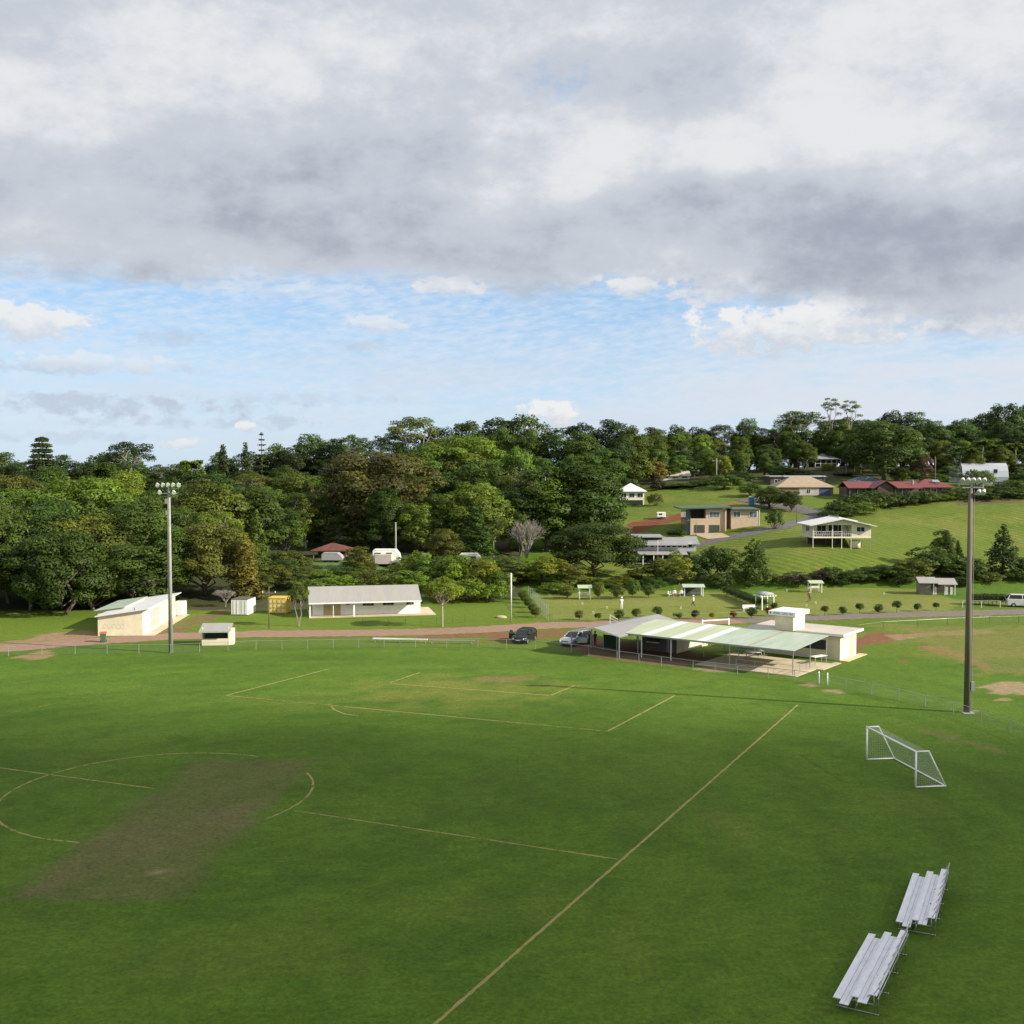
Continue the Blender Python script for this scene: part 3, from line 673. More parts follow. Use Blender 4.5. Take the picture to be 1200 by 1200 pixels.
PROTO = {}
def proto(kind, seed, H, W, clumps, segs, size, dens, bark, **kw):
    PROTO.setdefault(kind, []).append((H, W, leaf_mesh('crown', clumps, size, dens, seed, **kw), limb_mesh('trunk', segs, BARK[bark])))
def round_tree(kind, seed, H=13.0, W=10.0, base=.08, n=26, size=.40, dens=1.05, bark='brown', rad=(.22, .36), fl=.8, top=1.0):
    rs = np.random.RandomState(seed); cz = H * (base + 1) / 2; rz = H * (1 - base) / 2; rx = W / 2; cl = []; segs = []
    segs += crooked((0, 0, -.6), (rs.normal(0, .3), rs.normal(0, .3), H * .62), H * .026, H * .012, rs)
    for i in range(n):
        t = (i + .5) / n; zz = 1 - 2 * t * .86; ang = i * 2.39996 + rs.uniform(-.5, .5); q = math.sqrt(max(0, 1 - zz * zz)) * rs.uniform(.78, 1.06)
        r_ = rs.uniform(*rad) * rx * 1.05
        d = np.array([math.cos(ang) * q, math.sin(ang) * q, zz]); c = d * np.array([rx - r_ * .75, rx - r_ * .75, (rz - r_ * .55) * top]) + np.array([0, 0, cz]); c[2] += rs.normal(0, .03 * H)
        o = d * .8 + np.array([0, 0, .3]); o /= np.linalg.norm(o); cl.append((c, r_, o, fl * rs.uniform(.85, 1.1)))
        if i % 2 == 0: segs += crooked((0, 0, H * rs.uniform(base * .8, .5)), c, H * .011, H * .003, rs, 3, .07)
    cl.append(((0, 0, cz + rz * .1), rx * .62, (0, 0, 1), .9))
    proto(kind, seed, H, W, cl, segs, size, dens, bark)
def open_tree(kind, seed, H=17.0, W=11.0, n=24, size=.36, dens=.75, bark='grey', base=.45, fl=.5, rad=(.19, .32)):
    rs = np.random.RandomState(seed); cl = []; segs = []
    fork = [0, 0, H * .38]; segs += crooked((0, 0, -.6), fork, H * .016, H * .012, rs, 2, .02)
    mains = []
    for i in range(4):
        ang = i * 1.571 + rs.uniform(-.5, .5); q = rs.uniform(.12, .26) * W; e = (math.cos(ang) * q, math.sin(ang) * q, H * rs.uniform(.62, .76)); mains.append(e); segs += crooked(fork, e, H * .009, H * .005, rs, 3, .06)
    for i in range(n):
        ang = i * 2.39996 + rs.uniform(-.4, .4); t = rs.uniform(0, 1); q = W / 2 * math.sqrt((i + .7) / n) * .88; zz = H * (.95 - .34 * ((q / (W / 2)) ** 2) * rs.uniform(.5, 1.2)) - (rs.uniform(0, .18) * H if i % 3 == 0 else 0)
        c = np.array([math.cos(ang) * q, math.sin(ang) * q, zz]); r_ = rs.uniform(*rad) * W * .5; o = np.array([c[0], c[1], W * .5]); o /= np.linalg.norm(o)
        cl.append((c, r_, o, fl)); mn = min(mains, key=lambda m_: np.linalg.norm(np.array(m_) - c)); segs += crooked(mn, c - np.array([0, 0, r_ * .3]), H * .0045, H * .002, rs, 3, .07)
    proto(kind, seed, H, W, cl, segs, size, dens, bark, up=.35)
def layered_conifer(kind, seed, H=18.0, W=7.0, layers=12, size=.40, dens=1.2, droop=-.05, base=.12, power=.8, minr=.45):
    rs = np.random.RandomState(seed); cl = []; segs = [((0, 0, -.6), (0, 0, H * .98), H * .018, H * .003)]
    for i in range(layers):
        t = i / (layers - 1); zz = H * (base + (1 - base) * t * .97); rr = W / 2 * (1 - t) ** power + .25; nb = max(3, int(7 * (1 - t) + 3))
        for j in range(nb):
            ang = j * 2 * PI / nb + i * 1.1 + rs.uniform(-.2, .2); L = rr * rs.uniform(.75, 1.08); e = np.array([math.cos(ang) * L, math.sin(ang) * L, zz + droop * L]); segs.append(((0, 0, zz), tuple(e), .05, .02))
            for q in (.45, .85):
                c = np.array([e[0] * q, e[1] * q, zz + droop * L * q]); o = np.array([math.cos(ang) * .5, math.sin(ang) * .5, .8]); cl.append((c, max(minr, rr * .36), o / np.linalg.norm(o), .42))
    cl.append(((0, 0, H * .98), .4, (0, 0, 1), 1.4)); proto(kind, seed, H, W, cl, segs, size, dens, 'brown', up=.4)
def cone_tree(kind, seed, H=10.0, W=4.5, n=34, size=.34, dens=1.0, base=.04, bark='brown', pw=.75):
    rs = np.random.RandomState(seed); cl = []; segs = [((0, 0, -.5), (0, 0, H * .8), H * .02, H * .006)]
    for i in range(n):
        t = (i + .5) / n; zz = H * (base + (1 - base) * t * .95); rr = W / 2 * (1 - t) ** pw; ang = i * 2.39996; r_ = max(.35, W * .20 * (1 - t * .6)) * rs.uniform(.8, 1.2)
        q = max(0, rr - r_ * .5) * rs.uniform(.65, 1.15); c = np.array([math.cos(ang) * q, math.sin(ang) * q, zz]); o = np.array([math.cos(ang), math.sin(ang), .5]); cl.append((c, r_, o / np.linalg.norm(o), 1.0)); segs.append(((0, 0, zz * .9), tuple(c), .05, .02))
    cl += [((0, 0, H * .36), W * .30 * (1.15 if pw < .5 else 1), (0, 0, 1), 1.4), ((0, 0, H * .62), W * (.30 if pw < .5 else .16), (0, 0, 1), 1.4)]; proto(kind, seed, H, W, cl, segs, size, dens, bark)
def bush(kind, seed, H=3.0, W=4.0, n=12, size=.26, dens=1.0, clip=False):
    rs = np.random.RandomState(seed); cl = []; segs = []
    for i in range(n):
        t = (i + .5) / n; zz = 1 - 1.25 * t; ang = i * 2.39996; q = math.sqrt(max(0, 1 - zz * zz)); r_ = rs.uniform(.22, .36) * W * .5
        d = np.array([math.cos(ang) * q, math.sin(ang) * q, zz]); c = np.array([d[0] * (W / 2 - r_ * .7), d[1] * (W / 2 - r_ * .7), H * .42 + d[2] * (H * .58 - r_ * .6)]); o = d + np.array([0, 0, .3]); o /= np.linalg.norm(o); cl.append((c, r_, o, .85)); segs += crooked((0, 0, -.2), c, .05, .02, rs, 2, .05)
    cl.append(((0, 0, H * .45), W * .34, (0, 0, 1), .9)); proto(kind, seed, H, W, cl, segs, size, dens, 'brown')
def ball(kind, seed, H=1.7, W=1.9, stem=.25, size=.13, dens=1.15):
    rs = np.random.RandomState(seed); R_ = W / 2; cl = [((0, 0, stem + (H - stem) / 2), R_, (0, 0, 1), (H - stem) / W)]
    for i in range(7):
        d = unit(1, rs)[0]; cl.append((np.array([0, 0, stem + (H - stem) / 2]) + d * R_ * .55 * np.array([1, 1, .8]), R_ * .45, d, .9))
    proto(kind, seed, H, W, cl, [((0, 0, -.1), (0, 0, H * .5), .06, .04)], size, dens, 'brown', tonevar=.15)
def sparse_tree(kind, seed, H=5.6, W=4.6, n=20, twin=False, bark='pale', size=.22, dens=1.15):
    rs = np.random.RandomState(seed); cl = []; segs = []; f = H * .42
    if twin: segs += crooked((-.1, 0, -.2), (-.9, 0, f + .3), .11, .07, rs, 3, .05) + crooked((.1, 0, -.2), (.4, .1, f), .12, .08, rs, 3, .05)
    else: segs += crooked((0, 0, -.2), (0, 0, f), .11, .08, rs, 2, .02)
    for i in range(n):
        ang = i * 2.39996; q = W / 2 * math.sqrt((i + .6) / n) * .85; c = np.array([math.cos(ang) * q, math.sin(ang) * q, H * (.93 - .40 * (q / (W / 2)) ** 1.5 * rs.uniform(.5, 1.2))]); r_ = rs.uniform(.20, .32) * W * .5 + .1
        o = np.array([c[0], c[1], 1.5]); o /= np.linalg.norm(o); cl.append((c, r_, o, .6)); st = (-.9 if (twin and c[0] < 0) else (.4 if twin else 0), 0, f); segs += crooked(st, c, .035, .012, rs, 3, .06)
    proto(kind, seed, H, W, cl, segs, size, dens, bark)
def palm(kind, seed, H=9.0, W=5.0):
    rs = np.random.RandomState(seed); cl = []; segs = crooked((0, 0, -.5), (.3, 0, H * .82), .17, .12, rs, 3, .01)
    for j in range(16):
        ang = j * 2.39996; el_ = rs.uniform(.0, 1.1)
        for t in np.linspace(.15, 1, 7):
            q = W / 2 * t * math.cos(el_ * (1 - .3 * t)); zz = H * .82 + W / 2 * (math.sin(el_) * t - .55 * t * t) ; cl.append((np.array([.3 + math.cos(ang) * q, math.sin(ang) * q, zz]), .30, np.array([0, 0, 1.0]), .35))
    proto(kind, seed, H, W, cl, segs, .5, .55, 'grey', up=.5)
def bare_tree(kind, seed, H=8.0, W=5.5, bark='grey', n=9):
    rs = np.random.RandomState(seed); segs = crooked((0, 0, -.5), (0, 0, H * .25), H * .02, H * .016, rs, 2, .02)
    def grow(p, d, L, r_, k):
        q = p + d * L; segs.append((tuple(p), tuple(q), r_, r_ * .62))
        if k == 0: return
        for _ in range(4 if k > 1 else 5):
            e = d + rs.normal(0, .42, 3) + np.array([0, 0, .12]); e /= np.linalg.norm(e); grow(q, e, L * rs.uniform(.6, .85), r_ * .6, k - 1)
    for i in range(n):
        a = i * 2 * PI / n; d = np.array([math.cos(a) * .42, math.sin(a) * .42, 1]); d /= np.linalg.norm(d); grow(np.array([0, 0, H * .22]), d, H * .27, .09, 3)
    me = limb_mesh('trunk', segs, BARK[bark]); PROTO.setdefault(kind, []).append((H, W, None, me))

for s in (1, 2, 3, 4): round_tree('round', s, n=22 + 3 * s)
for s in (11, 12): round_tree('broad', s, H=12, W=14, base=.04, n=44, rad=(.16, .27), fl=.66)
for s in (21, 22, 23): round_tree('tall', s, H=16, W=9, base=.08, n=34, rad=(.25, .42), fl=.78)
for s in (31, 32): open_tree('open', s)
open_tree('umbrella', 35, H=20, W=8, n=13, base=.7, fl=.38, rad=(.26, .40), dens=.8)
layered_conifer('pine', 41); layered_conifer('pine', 42, W=8.5, layers=14, power=.55, minr=1.35); layered_conifer('spire', 43, H=18, W=4.6, layers=13, dens=.6, droop=.12)
cone_tree('cone', 51); cone_tree('cone', 52, W=5.2)
cone_tree('column', 55, H=9, W=5, pw=.35, n=30)
bush('bush', 61); bush('bush', 62, W=4.6); bush('bush', 63, H=3.4)
round_tree('small', 65, H=6.5, W=5.5, base=.1, n=18, size=.34); round_tree('small', 66, H=7, W=5, base=.1, n=18, size=.34); round_tree('small', 67, H=6.5, W=6.5, base=.08, n=20, size=.34)
ball('ball', 71); ball('ball', 72, H=1.6, W=1.7, stem=.3); ball('lollipop', 73, H=1.9, W=1.7, stem=.75)
sparse_tree('sparse', 81); sparse_tree('sparse_twin', 82, twin=True, bark='grey', H=5.6, dens=.75)
palm('palm', 91); palm('palm', 92, H=8, W=4.4)
bare_tree('bare', 95); bare_tree('bare_bush', 96, H=4, W=4, n=6)

GREEN = dict(dark=(.041, .070, .012), mid=(.058, .094, .015), olive=(.080, .098, .016), light=(.088, .136, .017), bright=(.122, .175, .016), yellow=(.145, .152, .016),
             brown=(.080, .080, .022), rust=(.135, .108, .020), purple=(.046, .038, .028), blue=(.046, .078, .020), black=(.030, .050, .013), red=(.12, .035, .022))
_tr = random.Random(5)
def plant(kind, loc, H, W=None, col='mid', label='', cat='tree', group=None, idx=None, name='tree', jit=.16, rz=None):
    pr = PROTO[kind]; h0, w0, crown, trunk = pr[(idx if idx is not None else _tr.randrange(len(pr))) % len(pr)]
    s = H / h0; sw = (W / w0) if W else s
    o = thing(name, label, cat, loc, _tr.uniform(0, 2 * PI) if rz is None else rz, group); o.scale = (sw, sw, s)
    c = tuple(v * 1.2 for v in GREEN[col]) if isinstance(col, str) else col; k = 1 + _tr.uniform(-jit, jit); hh = 1 + _tr.uniform(-jit, jit) * .7
    for nm, me in (('trunk', trunk), ('crown', crown)):
        if me is None: continue
        ch = bpy.data.objects.new(nm, me); C.objects.link(ch); ch.parent = o
        if nm == 'crown': ch.color = (c[0] * k * hh, c[1] * k, c[2] * k, 1)
    return o
def plant_px(kind, px, top, Y, wpx=None, **kw):          # a tree at depth Y whose crown tip stands at the seen height
    g = G(px, Y); H = max(.6, D(px, top, Y).z - g.z); W = wpx * Y / FPX if wpx else None
    return plant(kind, g, H, W, **kw)
def ang(v): return math.atan2(v.y, v.x)
def flat(v): return Vector((v.x, v.y, 0))

# ---------------------------------------------------------------- bleachers (local x along the rows, y towards the high back row)
def bleacher(loc, rz, L, label, grp='aluminium bleachers on the field'):
    t = thing('bleacher', label, 'bleacher', loc, rz, grp); A = M_('alu'); pt = .64; zs = (.43, .63, .84)
    for k, z in enumerate(zs):
        y = pt * k; b = MB(); b.box(0, L, y, y + .29, z - .04, z); b.build('seat_plank', A, t, bevel=.008)
        if k:
            b = MB(); b.box(.32, L + .34, y - .345, y - .18, z - .245, z - .215); b.box(.32, L + .34, y - .172, y - .004, z - .245, z - .215); b.build('foot_plank', A, t, bevel=.006)
    for x in np.linspace(.45, L - .25, 4):
        b = MB(); r_ = .02
        b.tube((x, .06, 0.02), (x, 1.6, 0.02), r_)
        for k, z in enumerate(zs): b.tube((x, pt * k + .14, .02), (x, pt * k + .14, z - .045), r_)
        b.tube((x, .14, .36), (x, 1.42, .36), r_ * .8); b.tube((x, .14, .05), (x, 1.42, .76), r_ * .8); b.tube((x, 1.55, .02), (x, 1.62, 1.12), r_)
        b.build('frame', M_('galv'), t, smooth=True)
    b = MB(); b.tube((-.05, 1.63, 1.14), (L + .05, 1.63, 1.14), .032); b.tube((0, 1.60, .72), (L, 1.60, .72), .018)
    for x in np.linspace(.05, L - .05, 8): b.tube((x, 1.42, .78), (x, 1.63, 1.14), .016)
    b.tube((.45, .75, .06), (L - .25, .75, .06), .016)
    b.build('back_rail', M_('galv'), t, smooth=True)
    return t
for (n, f, lb) in (((976, 1167.6), (1018, 1093), 'silver three row bleacher at the near end of the pair on the grass'),
                   ((1049.7, 1079), (1069.9, 1022.4), 'silver three row bleacher nearer to the white goal')):
    a, b = P(*n, .44), P(*f, .44); d = b - a; rz = ang(d)      # rows run away from the camera, the back rail lies on the right
    # local +y must point right of the direction of travel: mirror by running the rows from the far end
    bleacher(flat(b), rz + PI, d.length, lb)

# ---------------------------------------------------------------- portable goal
def goal():
    A, B, Cn = P(1073, 923.3), P(1015.7, 890.7), P(1106, 920.7)
    xa = (B - A); W = xa.length; xa.normalize(); dp = Vector((xa.y, -xa.x, 0)); dep = abs((Cn - A).dot(dp)); H = 2.28
    t = thing('goal', 'white portable football goal with net standing on the grass', 'goal', A, ang(xa)); wp = M_('goal_white'); r_ = .06
    s = -1
    b = MB(); b.tube((-.05, 0, H), (W + .05, 0, H), r_, 10); b.build('crossbar', wp, t, smooth=True)
    for x in (0, W):
        b = MB(); b.tube((x, 0, 0.03), (x, 0, H), r_, 10); b.build('goal_post', wp, t, smooth=True)
        b = MB(); b.tube((x, 0, .05), (x, s * dep, .05), r_ * .8); b.tube((x, 0, H), (x, s * .85, H), r_ * .8); b.tube((x, s * .85, H), (x, s * dep, .05), r_ * .8); b.build('side_frame', wp, t, smooth=True)
    b = MB(); b.tube((-.05, s * dep, .05), (W + .05, s * dep, .05), r_ * .8); b.build('back_bar', wp, t, smooth=True)
    b = MB(); c = .0026; st = .16
    def strand(p, q): b.tube(p, q, c, 3, cap=False)
    nx = int(W / st)
    for i in range(nx + 1):
        x = W * i / nx; strand((x, 0, H), (x, s * .85, H - .03)); mid = (x, s * (.85 + dep) / 2 * .97, H * .5 - .03); strand((x, s * .85, H - .03), mid); strand(mid, (x, s * dep, .06))
    nz = 18
    for i in range(nz + 1):
        f = i / nz; y = s * (.85 + (dep - .85) * f); z = (H - .03) * (1 - f) + .06 * f - .05 * math.sin(PI * f); strand((0, y, z), (W, y, z))
        for x in (0, W): strand((x, 0, z), (x, y, z))
    for i in range(1, 6):
        y = s * .85 * i / 6; strand((0, y, H - .02), (W, y, H - .02))
    for i in range(1, 15):
        y = dep * i / 15; zt = H if y <= .85 else H * (1 - (y - .85) / (dep - .85))
        for x in (0, W): strand((x, s * y, .06), (x, s * y, zt))
    b.build('net', M_('net'), t)
goal()

# ---------------------------------------------------------------- light poles
def floodlight(par, at, aim, r_=.30):
    d = Vector(aim).normalized(); q = d.to_track_quat('Z', 'Y').to_matrix().to_4x4()
    b = MB(); b.lathe([(.05, -.42), (.12, -.40), (.15, -.22), (r_ * .8, -.08), (r_, .06), (r_, .10), (r_ * .93, .10)], 16)
    o = b.build('floodlight', M_('lamp_shell'), par, smooth=True); o.matrix_local = Matrix.Translation(at) @ q
    g = MB(); g.lathe([(r_ * .9, .0), (r_ * .9, .085)], 16); go = g.build('lens', M_('lamp_glass'), o, smooth=True)
def pole_right():
    g = P(1133, 835); H = D(1136.5, 571, g.y).z
    t = thing('light_pole', 'tall weathered timber floodlight pole with a meter box', 'light pole', flat(g), 0, 'floodlight poles beside the field')
    b = MB(); b.tube((0, 0, -.3), (0, 0, H), .265, 16, .17); b.build('pole', M_('pole_wood'), t, smooth=True)
    b = MB(); b.box(-.07, .07, -.22, -.19, H - .2, H + .75); b.box(-1.05, 1.05, -.22, -.12, H + .42, H + .52); b.box(-.75, 1.0, -.22, -.12, H - .05, H + .03); b.box(-1.05, -.95, -.2, -.14, H + .1, H + .45); b.box(.9, .98, -.2, -.14, H - .6, H + .45); b.box(.2, .98, -.2, -.14, H - .62, H - .54); b.build('cross_arm', M_('galv'), t)
    for x in (-.80, -.34, .08, .52, .96): floodlight(t, (x, -.30, H + .52), (-.45, -.75, -.42), .22)
    for x in (.55, .92): floodlight(t, (x, -.25, H - .42), (-.5, -.7, -.5), .20)
    b = MB(); b.box(.24, .52, -.22, .05, 1.85, 2.55); b.build('meter_box', M_('pole_grey'), t)
    b = MB(); b.tube((.34, -.05, 2.5), (.29, -.05, H), .03); b.tube((.34, -.05, .1), (.34, -.05, 1.9), .03); b.build('conduit', M_('pole_grey'), t)
    b = MB(); b.box(-.45, .45, -.5, .4, -.1, .05); b.build('footing', M_('grey_concrete'), t)
def pole_left():
    g = P(200.5, 765); H = D(198.5, 571.5, g.y).z
    t = thing('light_pole', 'tall pale concrete floodlight pole with a double row of lamps by the dugout', 'light pole', flat(g), 0, 'floodlight poles beside the field')
    b = MB(); b.tube((0, 0, -.3), (0, 0, H), .225, 16, .13); b.build('pole', M_('pole_concrete'), t, smooth=True)
    b = MB(); b.box(-.06, .06, -.2, -.14, H - .9, H + .4); b.box(-1.25, 1.25, -.2, -.1, H + .18, H + .28); b.box(-1.05, 1.0, -.2, -.1, H - .65, H - .57); b.build('cross_arm', M_('galv'), t)
    for x in (-1.12, -.55, 0, .55, 1.12): floodlight(t, (x, -.32, H + .28), (.35, -.8, -.40), .23)
    for x in (-.92, .60): floodlight(t, (x, -.30, H - .50), (.35, -.8, -.45), .22)
    b = MB(); b.box(-.42, -.18, -.2, .0, H - 1.7, H - 1.2); b.build('junction_box', M_('pole_grey'), t); b = MB(); b.box(-.36, -.2, -.2, -.05, H - 2.9, H - 2.45); b.build('junction_box', M_('pole_grey'), t)
    b = MB(); b.tube((-.24, -.12, 0), (-.14, -.1, H - 1), .025); b.build('conduit', M_('pole_grey'), t)
pole_right(); pole_left()

# ---------------------------------------------------------------- boundary fence: posts, rail, wires
def fence(name, pts, label, cat, H=1.0, gap=3.0, rail=.022, mesh=True, pm='pole_grey', post_r=.03, group=None, post_H=None):
    pts = [flat(p) for p in pts]; t = thing(name, label, cat, pts[0], 0, group); o = pts[0]; seq = []
    for a, b in zip(pts, pts[1:]):
        n = max(1, round((b - a).length / gap)); seq += [a.lerp(b, i / n) for i in range(n)]
    seq.append(pts[-1]); seq = [Vector((p.x, p.y, tz(p.x, p.y))) for p in seq]
    for p in seq[:100]:
        q = p - o; b = MB(); b.tube(q + Vector((0, 0, -.2)), q + Vector((0, 0, post_H or H)), post_r, 6); b.build('post', M_(pm), t)
    b = MB(); b2 = MB()
    for p, q in zip(seq, seq[1:]):
        p, q = p - o, q - o
        if rail: b.tube(p + Vector((0, 0, H)), q + Vector((0, 0, H)), rail, 5)
        for z in (.12, H * .55): b2.tube(p + Vector((0, 0, z)), q + Vector((0, 0, z)), .007, 3)
    if rail: b.build('rail', M_('galv'), t)
    if mesh:                                    # chain link: real crossing wires
        for p, q in zip(seq, seq[1:]):
            p, q = p - o, q - o; L = (q - p).length; d = (q - p) / L; n = int(L / .30)
            for i in range(-int(H / .30), n + 1):
                for sgn in (1, -1):
                    x0 = i * .30 if sgn == 1 else i * .30 + H; x1 = x0 + H * sgn; za, zb = .05, H
                    lo, hi = sorted((x0, x1))
                    if hi < 0 or lo > L: continue
                    f = lambda x: za + (zb - za) * (x - x0) / (x1 - x0)
                    a_, b_ = max(0, lo), min(L, hi); b2.tube(p + d * a_ + Vector((0, 0, f(a_))), p + d * b_ + Vector((0, 0, f(b_))), .0026, 3, cap=False)
    b2.build('wire_mesh', M_('wire'), t); return t
fence('boundary_fence', [P(a, b) for a, b in ((-60, 771), (10, 769), (88, 767), (200, 766), (300, 761.5), (450, 759), (560, 759), (627, 761), (648, 763.5), (690, 768), (723, 774), (775, 781), (812, 786), (864, 791.5), (900, 795), (931, 798), (959.5, 802), (991, 808), (1053, 821), (1117, 837), (1184, 859), (1235, 880))],
      'low wire mesh boundary fence with thin steel posts curving around the oval', 'fence', 1.0, 3.0)
for (px, py) in ((959.5, 801.5), (969.6, 803)):
    b = MB(); b.tube((0, 0, -.1), (0, 0, 1.15), .06, 8); b.tube((0, 0, 1.15), (0, 0, 1.17), .06, 8, .02)
    tag(b.build('bollard', M_('white_paint'), None, True, flat(P(px, py))), 'short white post on the boundary by the slab corner' if px < 965 else 'short white post one step along the boundary fence from the slab corner', 'bollard', 'white posts at the slab corner')
fence('paddock_fence', [P(a, b) for a, b in ((425, 733), (455, 733), (475, 733), (530, 730), (545, 729))], 'short row of star pickets with wire in front of the white clubhouse', 'fence', .9, 2.2, 0, False, 'dark_wall', .025)
fence('mesh_fence', [P(619, 704), P(624, 708), P(632, 717), P(642.5, 728)], 'pale chain mesh fence between the hedge and the croquet lawn', 'fence', 2.2, 2.6, .025, True, 'galv', .035)
fence('rail_fence', [P(a, b) for a, b in ((1005, 741), (1035, 737), (1075, 735), (1110, 733), (1160, 731), (1260, 728))], 'thin wire fence along the grass strip below the road', 'fence', .9, 4.5, .006, False, 'dark_wall', .03)
fence('rail_fence', [P(a, b) for a, b in ((1128, 712), (1150, 712), (1172, 712))], 'white pipe rail in front of the long clipped hedge', 'fence', .95, 3.6, .04, False, 'white_paint', .04)
fence('lawn_fence', [P(a, b) for a, b in ((648, 729), (700, 728.5), (760, 728), (820, 727), (880, 725))], 'low wire fence along the edge of the croquet lawn', 'fence', .9, 4.5, .008, False, 'pole_grey', .02)

# ---------------------------------------------------------------- benches, poles and small things
def plank_bench(pa, pb, label, z=.45, thick=.07, wid=.28, m='white_paint'):
    a, b_ = flat(P(*pa)), flat(P(*pb)); d = b_ - a; L = d.length
    t = thing('bench', label, 'bench', a, ang(d), 'long plank benches at the field edge')
    b = MB(); b.box(0, L, -wid / 2, wid / 2, z - thick, z); b.build('seat', M_(m), t, bevel=.01)
    for x in np.linspace(.3, L - .3, max(2, int(L / 2))):
        b = MB(); b.box(x - .04, x + .04, -wid / 2 + .02, wid / 2 - .02, 0, z - thick); b.build('leg', M_('pole_grey'), t)
plank_bench((437, 752.5), (501, 753.5), 'long white plank bench on the grass below the dirt road', .48, .14, .36)
plank_bench((503, 754), (556, 754.5), 'thin pale plank bench continuing the row towards the black car', .42, .07, .25, 'pole_grey')
def barrier():
    a, b_ = flat(P(823, 734)), flat(P(854, 732)); d = b_ - a; L = d.length
    t = thing('barrier', 'small white training goal frame on the grass behind the green roof', 'goal', a, ang(d)); m = M_('white_paint')
    b = MB(); b.box(-.1, L + .1, -.05, .05, .62, .76); b.build('crossbar', m, t)
    for x in (0, L): b = MB(); b.box(x - .08, x + .08, -.06, .06, 0, .84); b.build('leg', m, t)
barrier()
def bin_(px, py):
    t = thing('wheelie_bin', 'green wheelie bin with red lid on the road verge', 'bin', flat(P(px, py)), .3)
    b = MB(); b.add([(-.27, -.32, .08), (.27, -.32, .08), (.27, .32, .08), (-.27, .32, .08), (-.33, -.38, 1.0), (.33, -.38, 1.0), (.33, .4, 1.0), (-.33, .4, 1.0)], [(3, 2, 1, 0), (4, 5, 6, 7), (0, 1, 5, 4), (1, 2, 6, 5), (2, 3, 7, 6), (3, 0, 4, 7)]); b.build('body', M_('green_bin'), t, bevel=.03)
    b = MB(); b.prism([(-.37, -.44, 1.0), (-.37, .44, 1.0), (-.37, .40, 1.16), (-.37, -.36, 1.09)], (.74, 0, 0)); b.tube((-.33, .46, 1.08), (.33, .46, 1.08), .03); b.build('lid', M_('red_lid'), t, bevel=.02)
    for x in (-.3, .3): b = MB(); b.tube((x - .04, .3, .12), (x + .04, .3, .12), .12, 14); b.build('wheel', M_('tyre'), t)
bin_(121, 752.5)
def pole_thing(px, py, top, label, r_=.06, m='pole_grey', cat='pole', white=None, arm=None, Y=None, name='pole', lamp=False):
    g = G(px, Y) if Y else P(px, py); H = D(px, top, g.y).z - g.z; t = thing(name, label, cat, g)
    b = MB()
    if white:
        b.tube((0, 0, -.2), (0, 0, H * white), r_ * .8, 8); b.build('pole', M_(m), t, True); b = MB(); b.tube((0, 0, H * white), (0, 0, H), r_, 10); b.build('upper_pole', M_('white_paint'), t, True)
    else: b.tube((0, 0, -.2), (0, 0, H), r_, 8, r_ * .75); b.build('pole', M_(m), t, True)
    if arm:
        w_, dz = arm; b = MB(); b.box(-w_ / 2, w_ / 2, -.06, .06, H - dz - .06, H - dz + .06); b.build('cross_arm', M_(m), t)
        for x in (-w_ * .45, w_ * .45): b = MB(); b.lathe([(.05, 0), (.06, .05), (.03, .2)], 8, (x, 0, H - dz + .06)); b.build('insulator', M_('white_paint'), t)
    return t
pole_thing(599, 729, 671.5, 'slim pole with white upper half on the lawn left of the hedge', .09, white=.30)
pole_thing(315.5, 737, 688, 'grey power pole with one cross arm beside the yellow container', .075, 'pole_wood', 'power pole', arm=(1.7, .75), name='power_pole')
pole_thing(463.5, 0, 612, 'bare grey power pole above the white caravan in front of the forest', .16, 'pole_concrete', 'power pole', Y=192, name='power_pole')
pole_thing(639, 0, 551, 'grey power pole among the trees on the forested slope', .16, 'pole_grey', 'power pole', arm=(2.2, .7), Y=252, name='power_pole')
pole_thing(839.5, 0, 537, 'pale power pole among trees above the grassy paddock', .16, 'pole_concrete', 'power pole', arm=(2.2, .7), Y=292, name='power_pole')
pole_thing(1095.5, 0, 535, 'power pole standing behind the red roofed houses', .17, 'pole_wood', 'power pole', Y=280, name='power_pole')
pole_thing(934, 0, 593, 'thin dark street pole beside the upper road', .08, 'dark_wall', 'pole', Y=228)
pole_thing(816, 0, 612, 'thin dark lamp pole in front of the tan garage house', .07, 'dark_wall', 'pole', Y=218)
pole_thing(977, 770, 733, 'white vent pole beside the clubhouse roof', .05, 'white_paint', 'pole', Y=119)
b = MB(); b.lathe([(.55, -.1), (.62, .1), (.5, .3), (.25, .4)], 9); o = b.build('boulder', M_('rock'), None, True, flat(P(587, 724))); o.scale = (1.3, .8, .8); tag(o, 'tan boulder lying on the bright lawn', 'boulder')
def hoop(px, py, k):
    t = MB(); t.tube((-.08, 0, -.05), (-.08, 0, .34), .02); t.tube((.08, 0, -.05), (.08, 0, .34), .02); t.tube((-.10, 0, .34), (.10, 0, .34), .025)
    tag(t.build('croquet_hoop', M_('white_paint'), None, False, flat(P(px, py))), k, 'croquet hoop', 'white croquet hoops on the lawns')
for px, py in ((682.5, 709), (711.5, 713.5), (695.5, 719.5), (798, 714)): hoop(px, py, 'small white croquet hoop on the lawn in front of the pale green shelter')
for px, py in ((922, 693.5), (945, 711), (956, 708), (1036, 697)): hoop(px, py, 'small white croquet hoop on the lawn beyond the row of round shrubs')

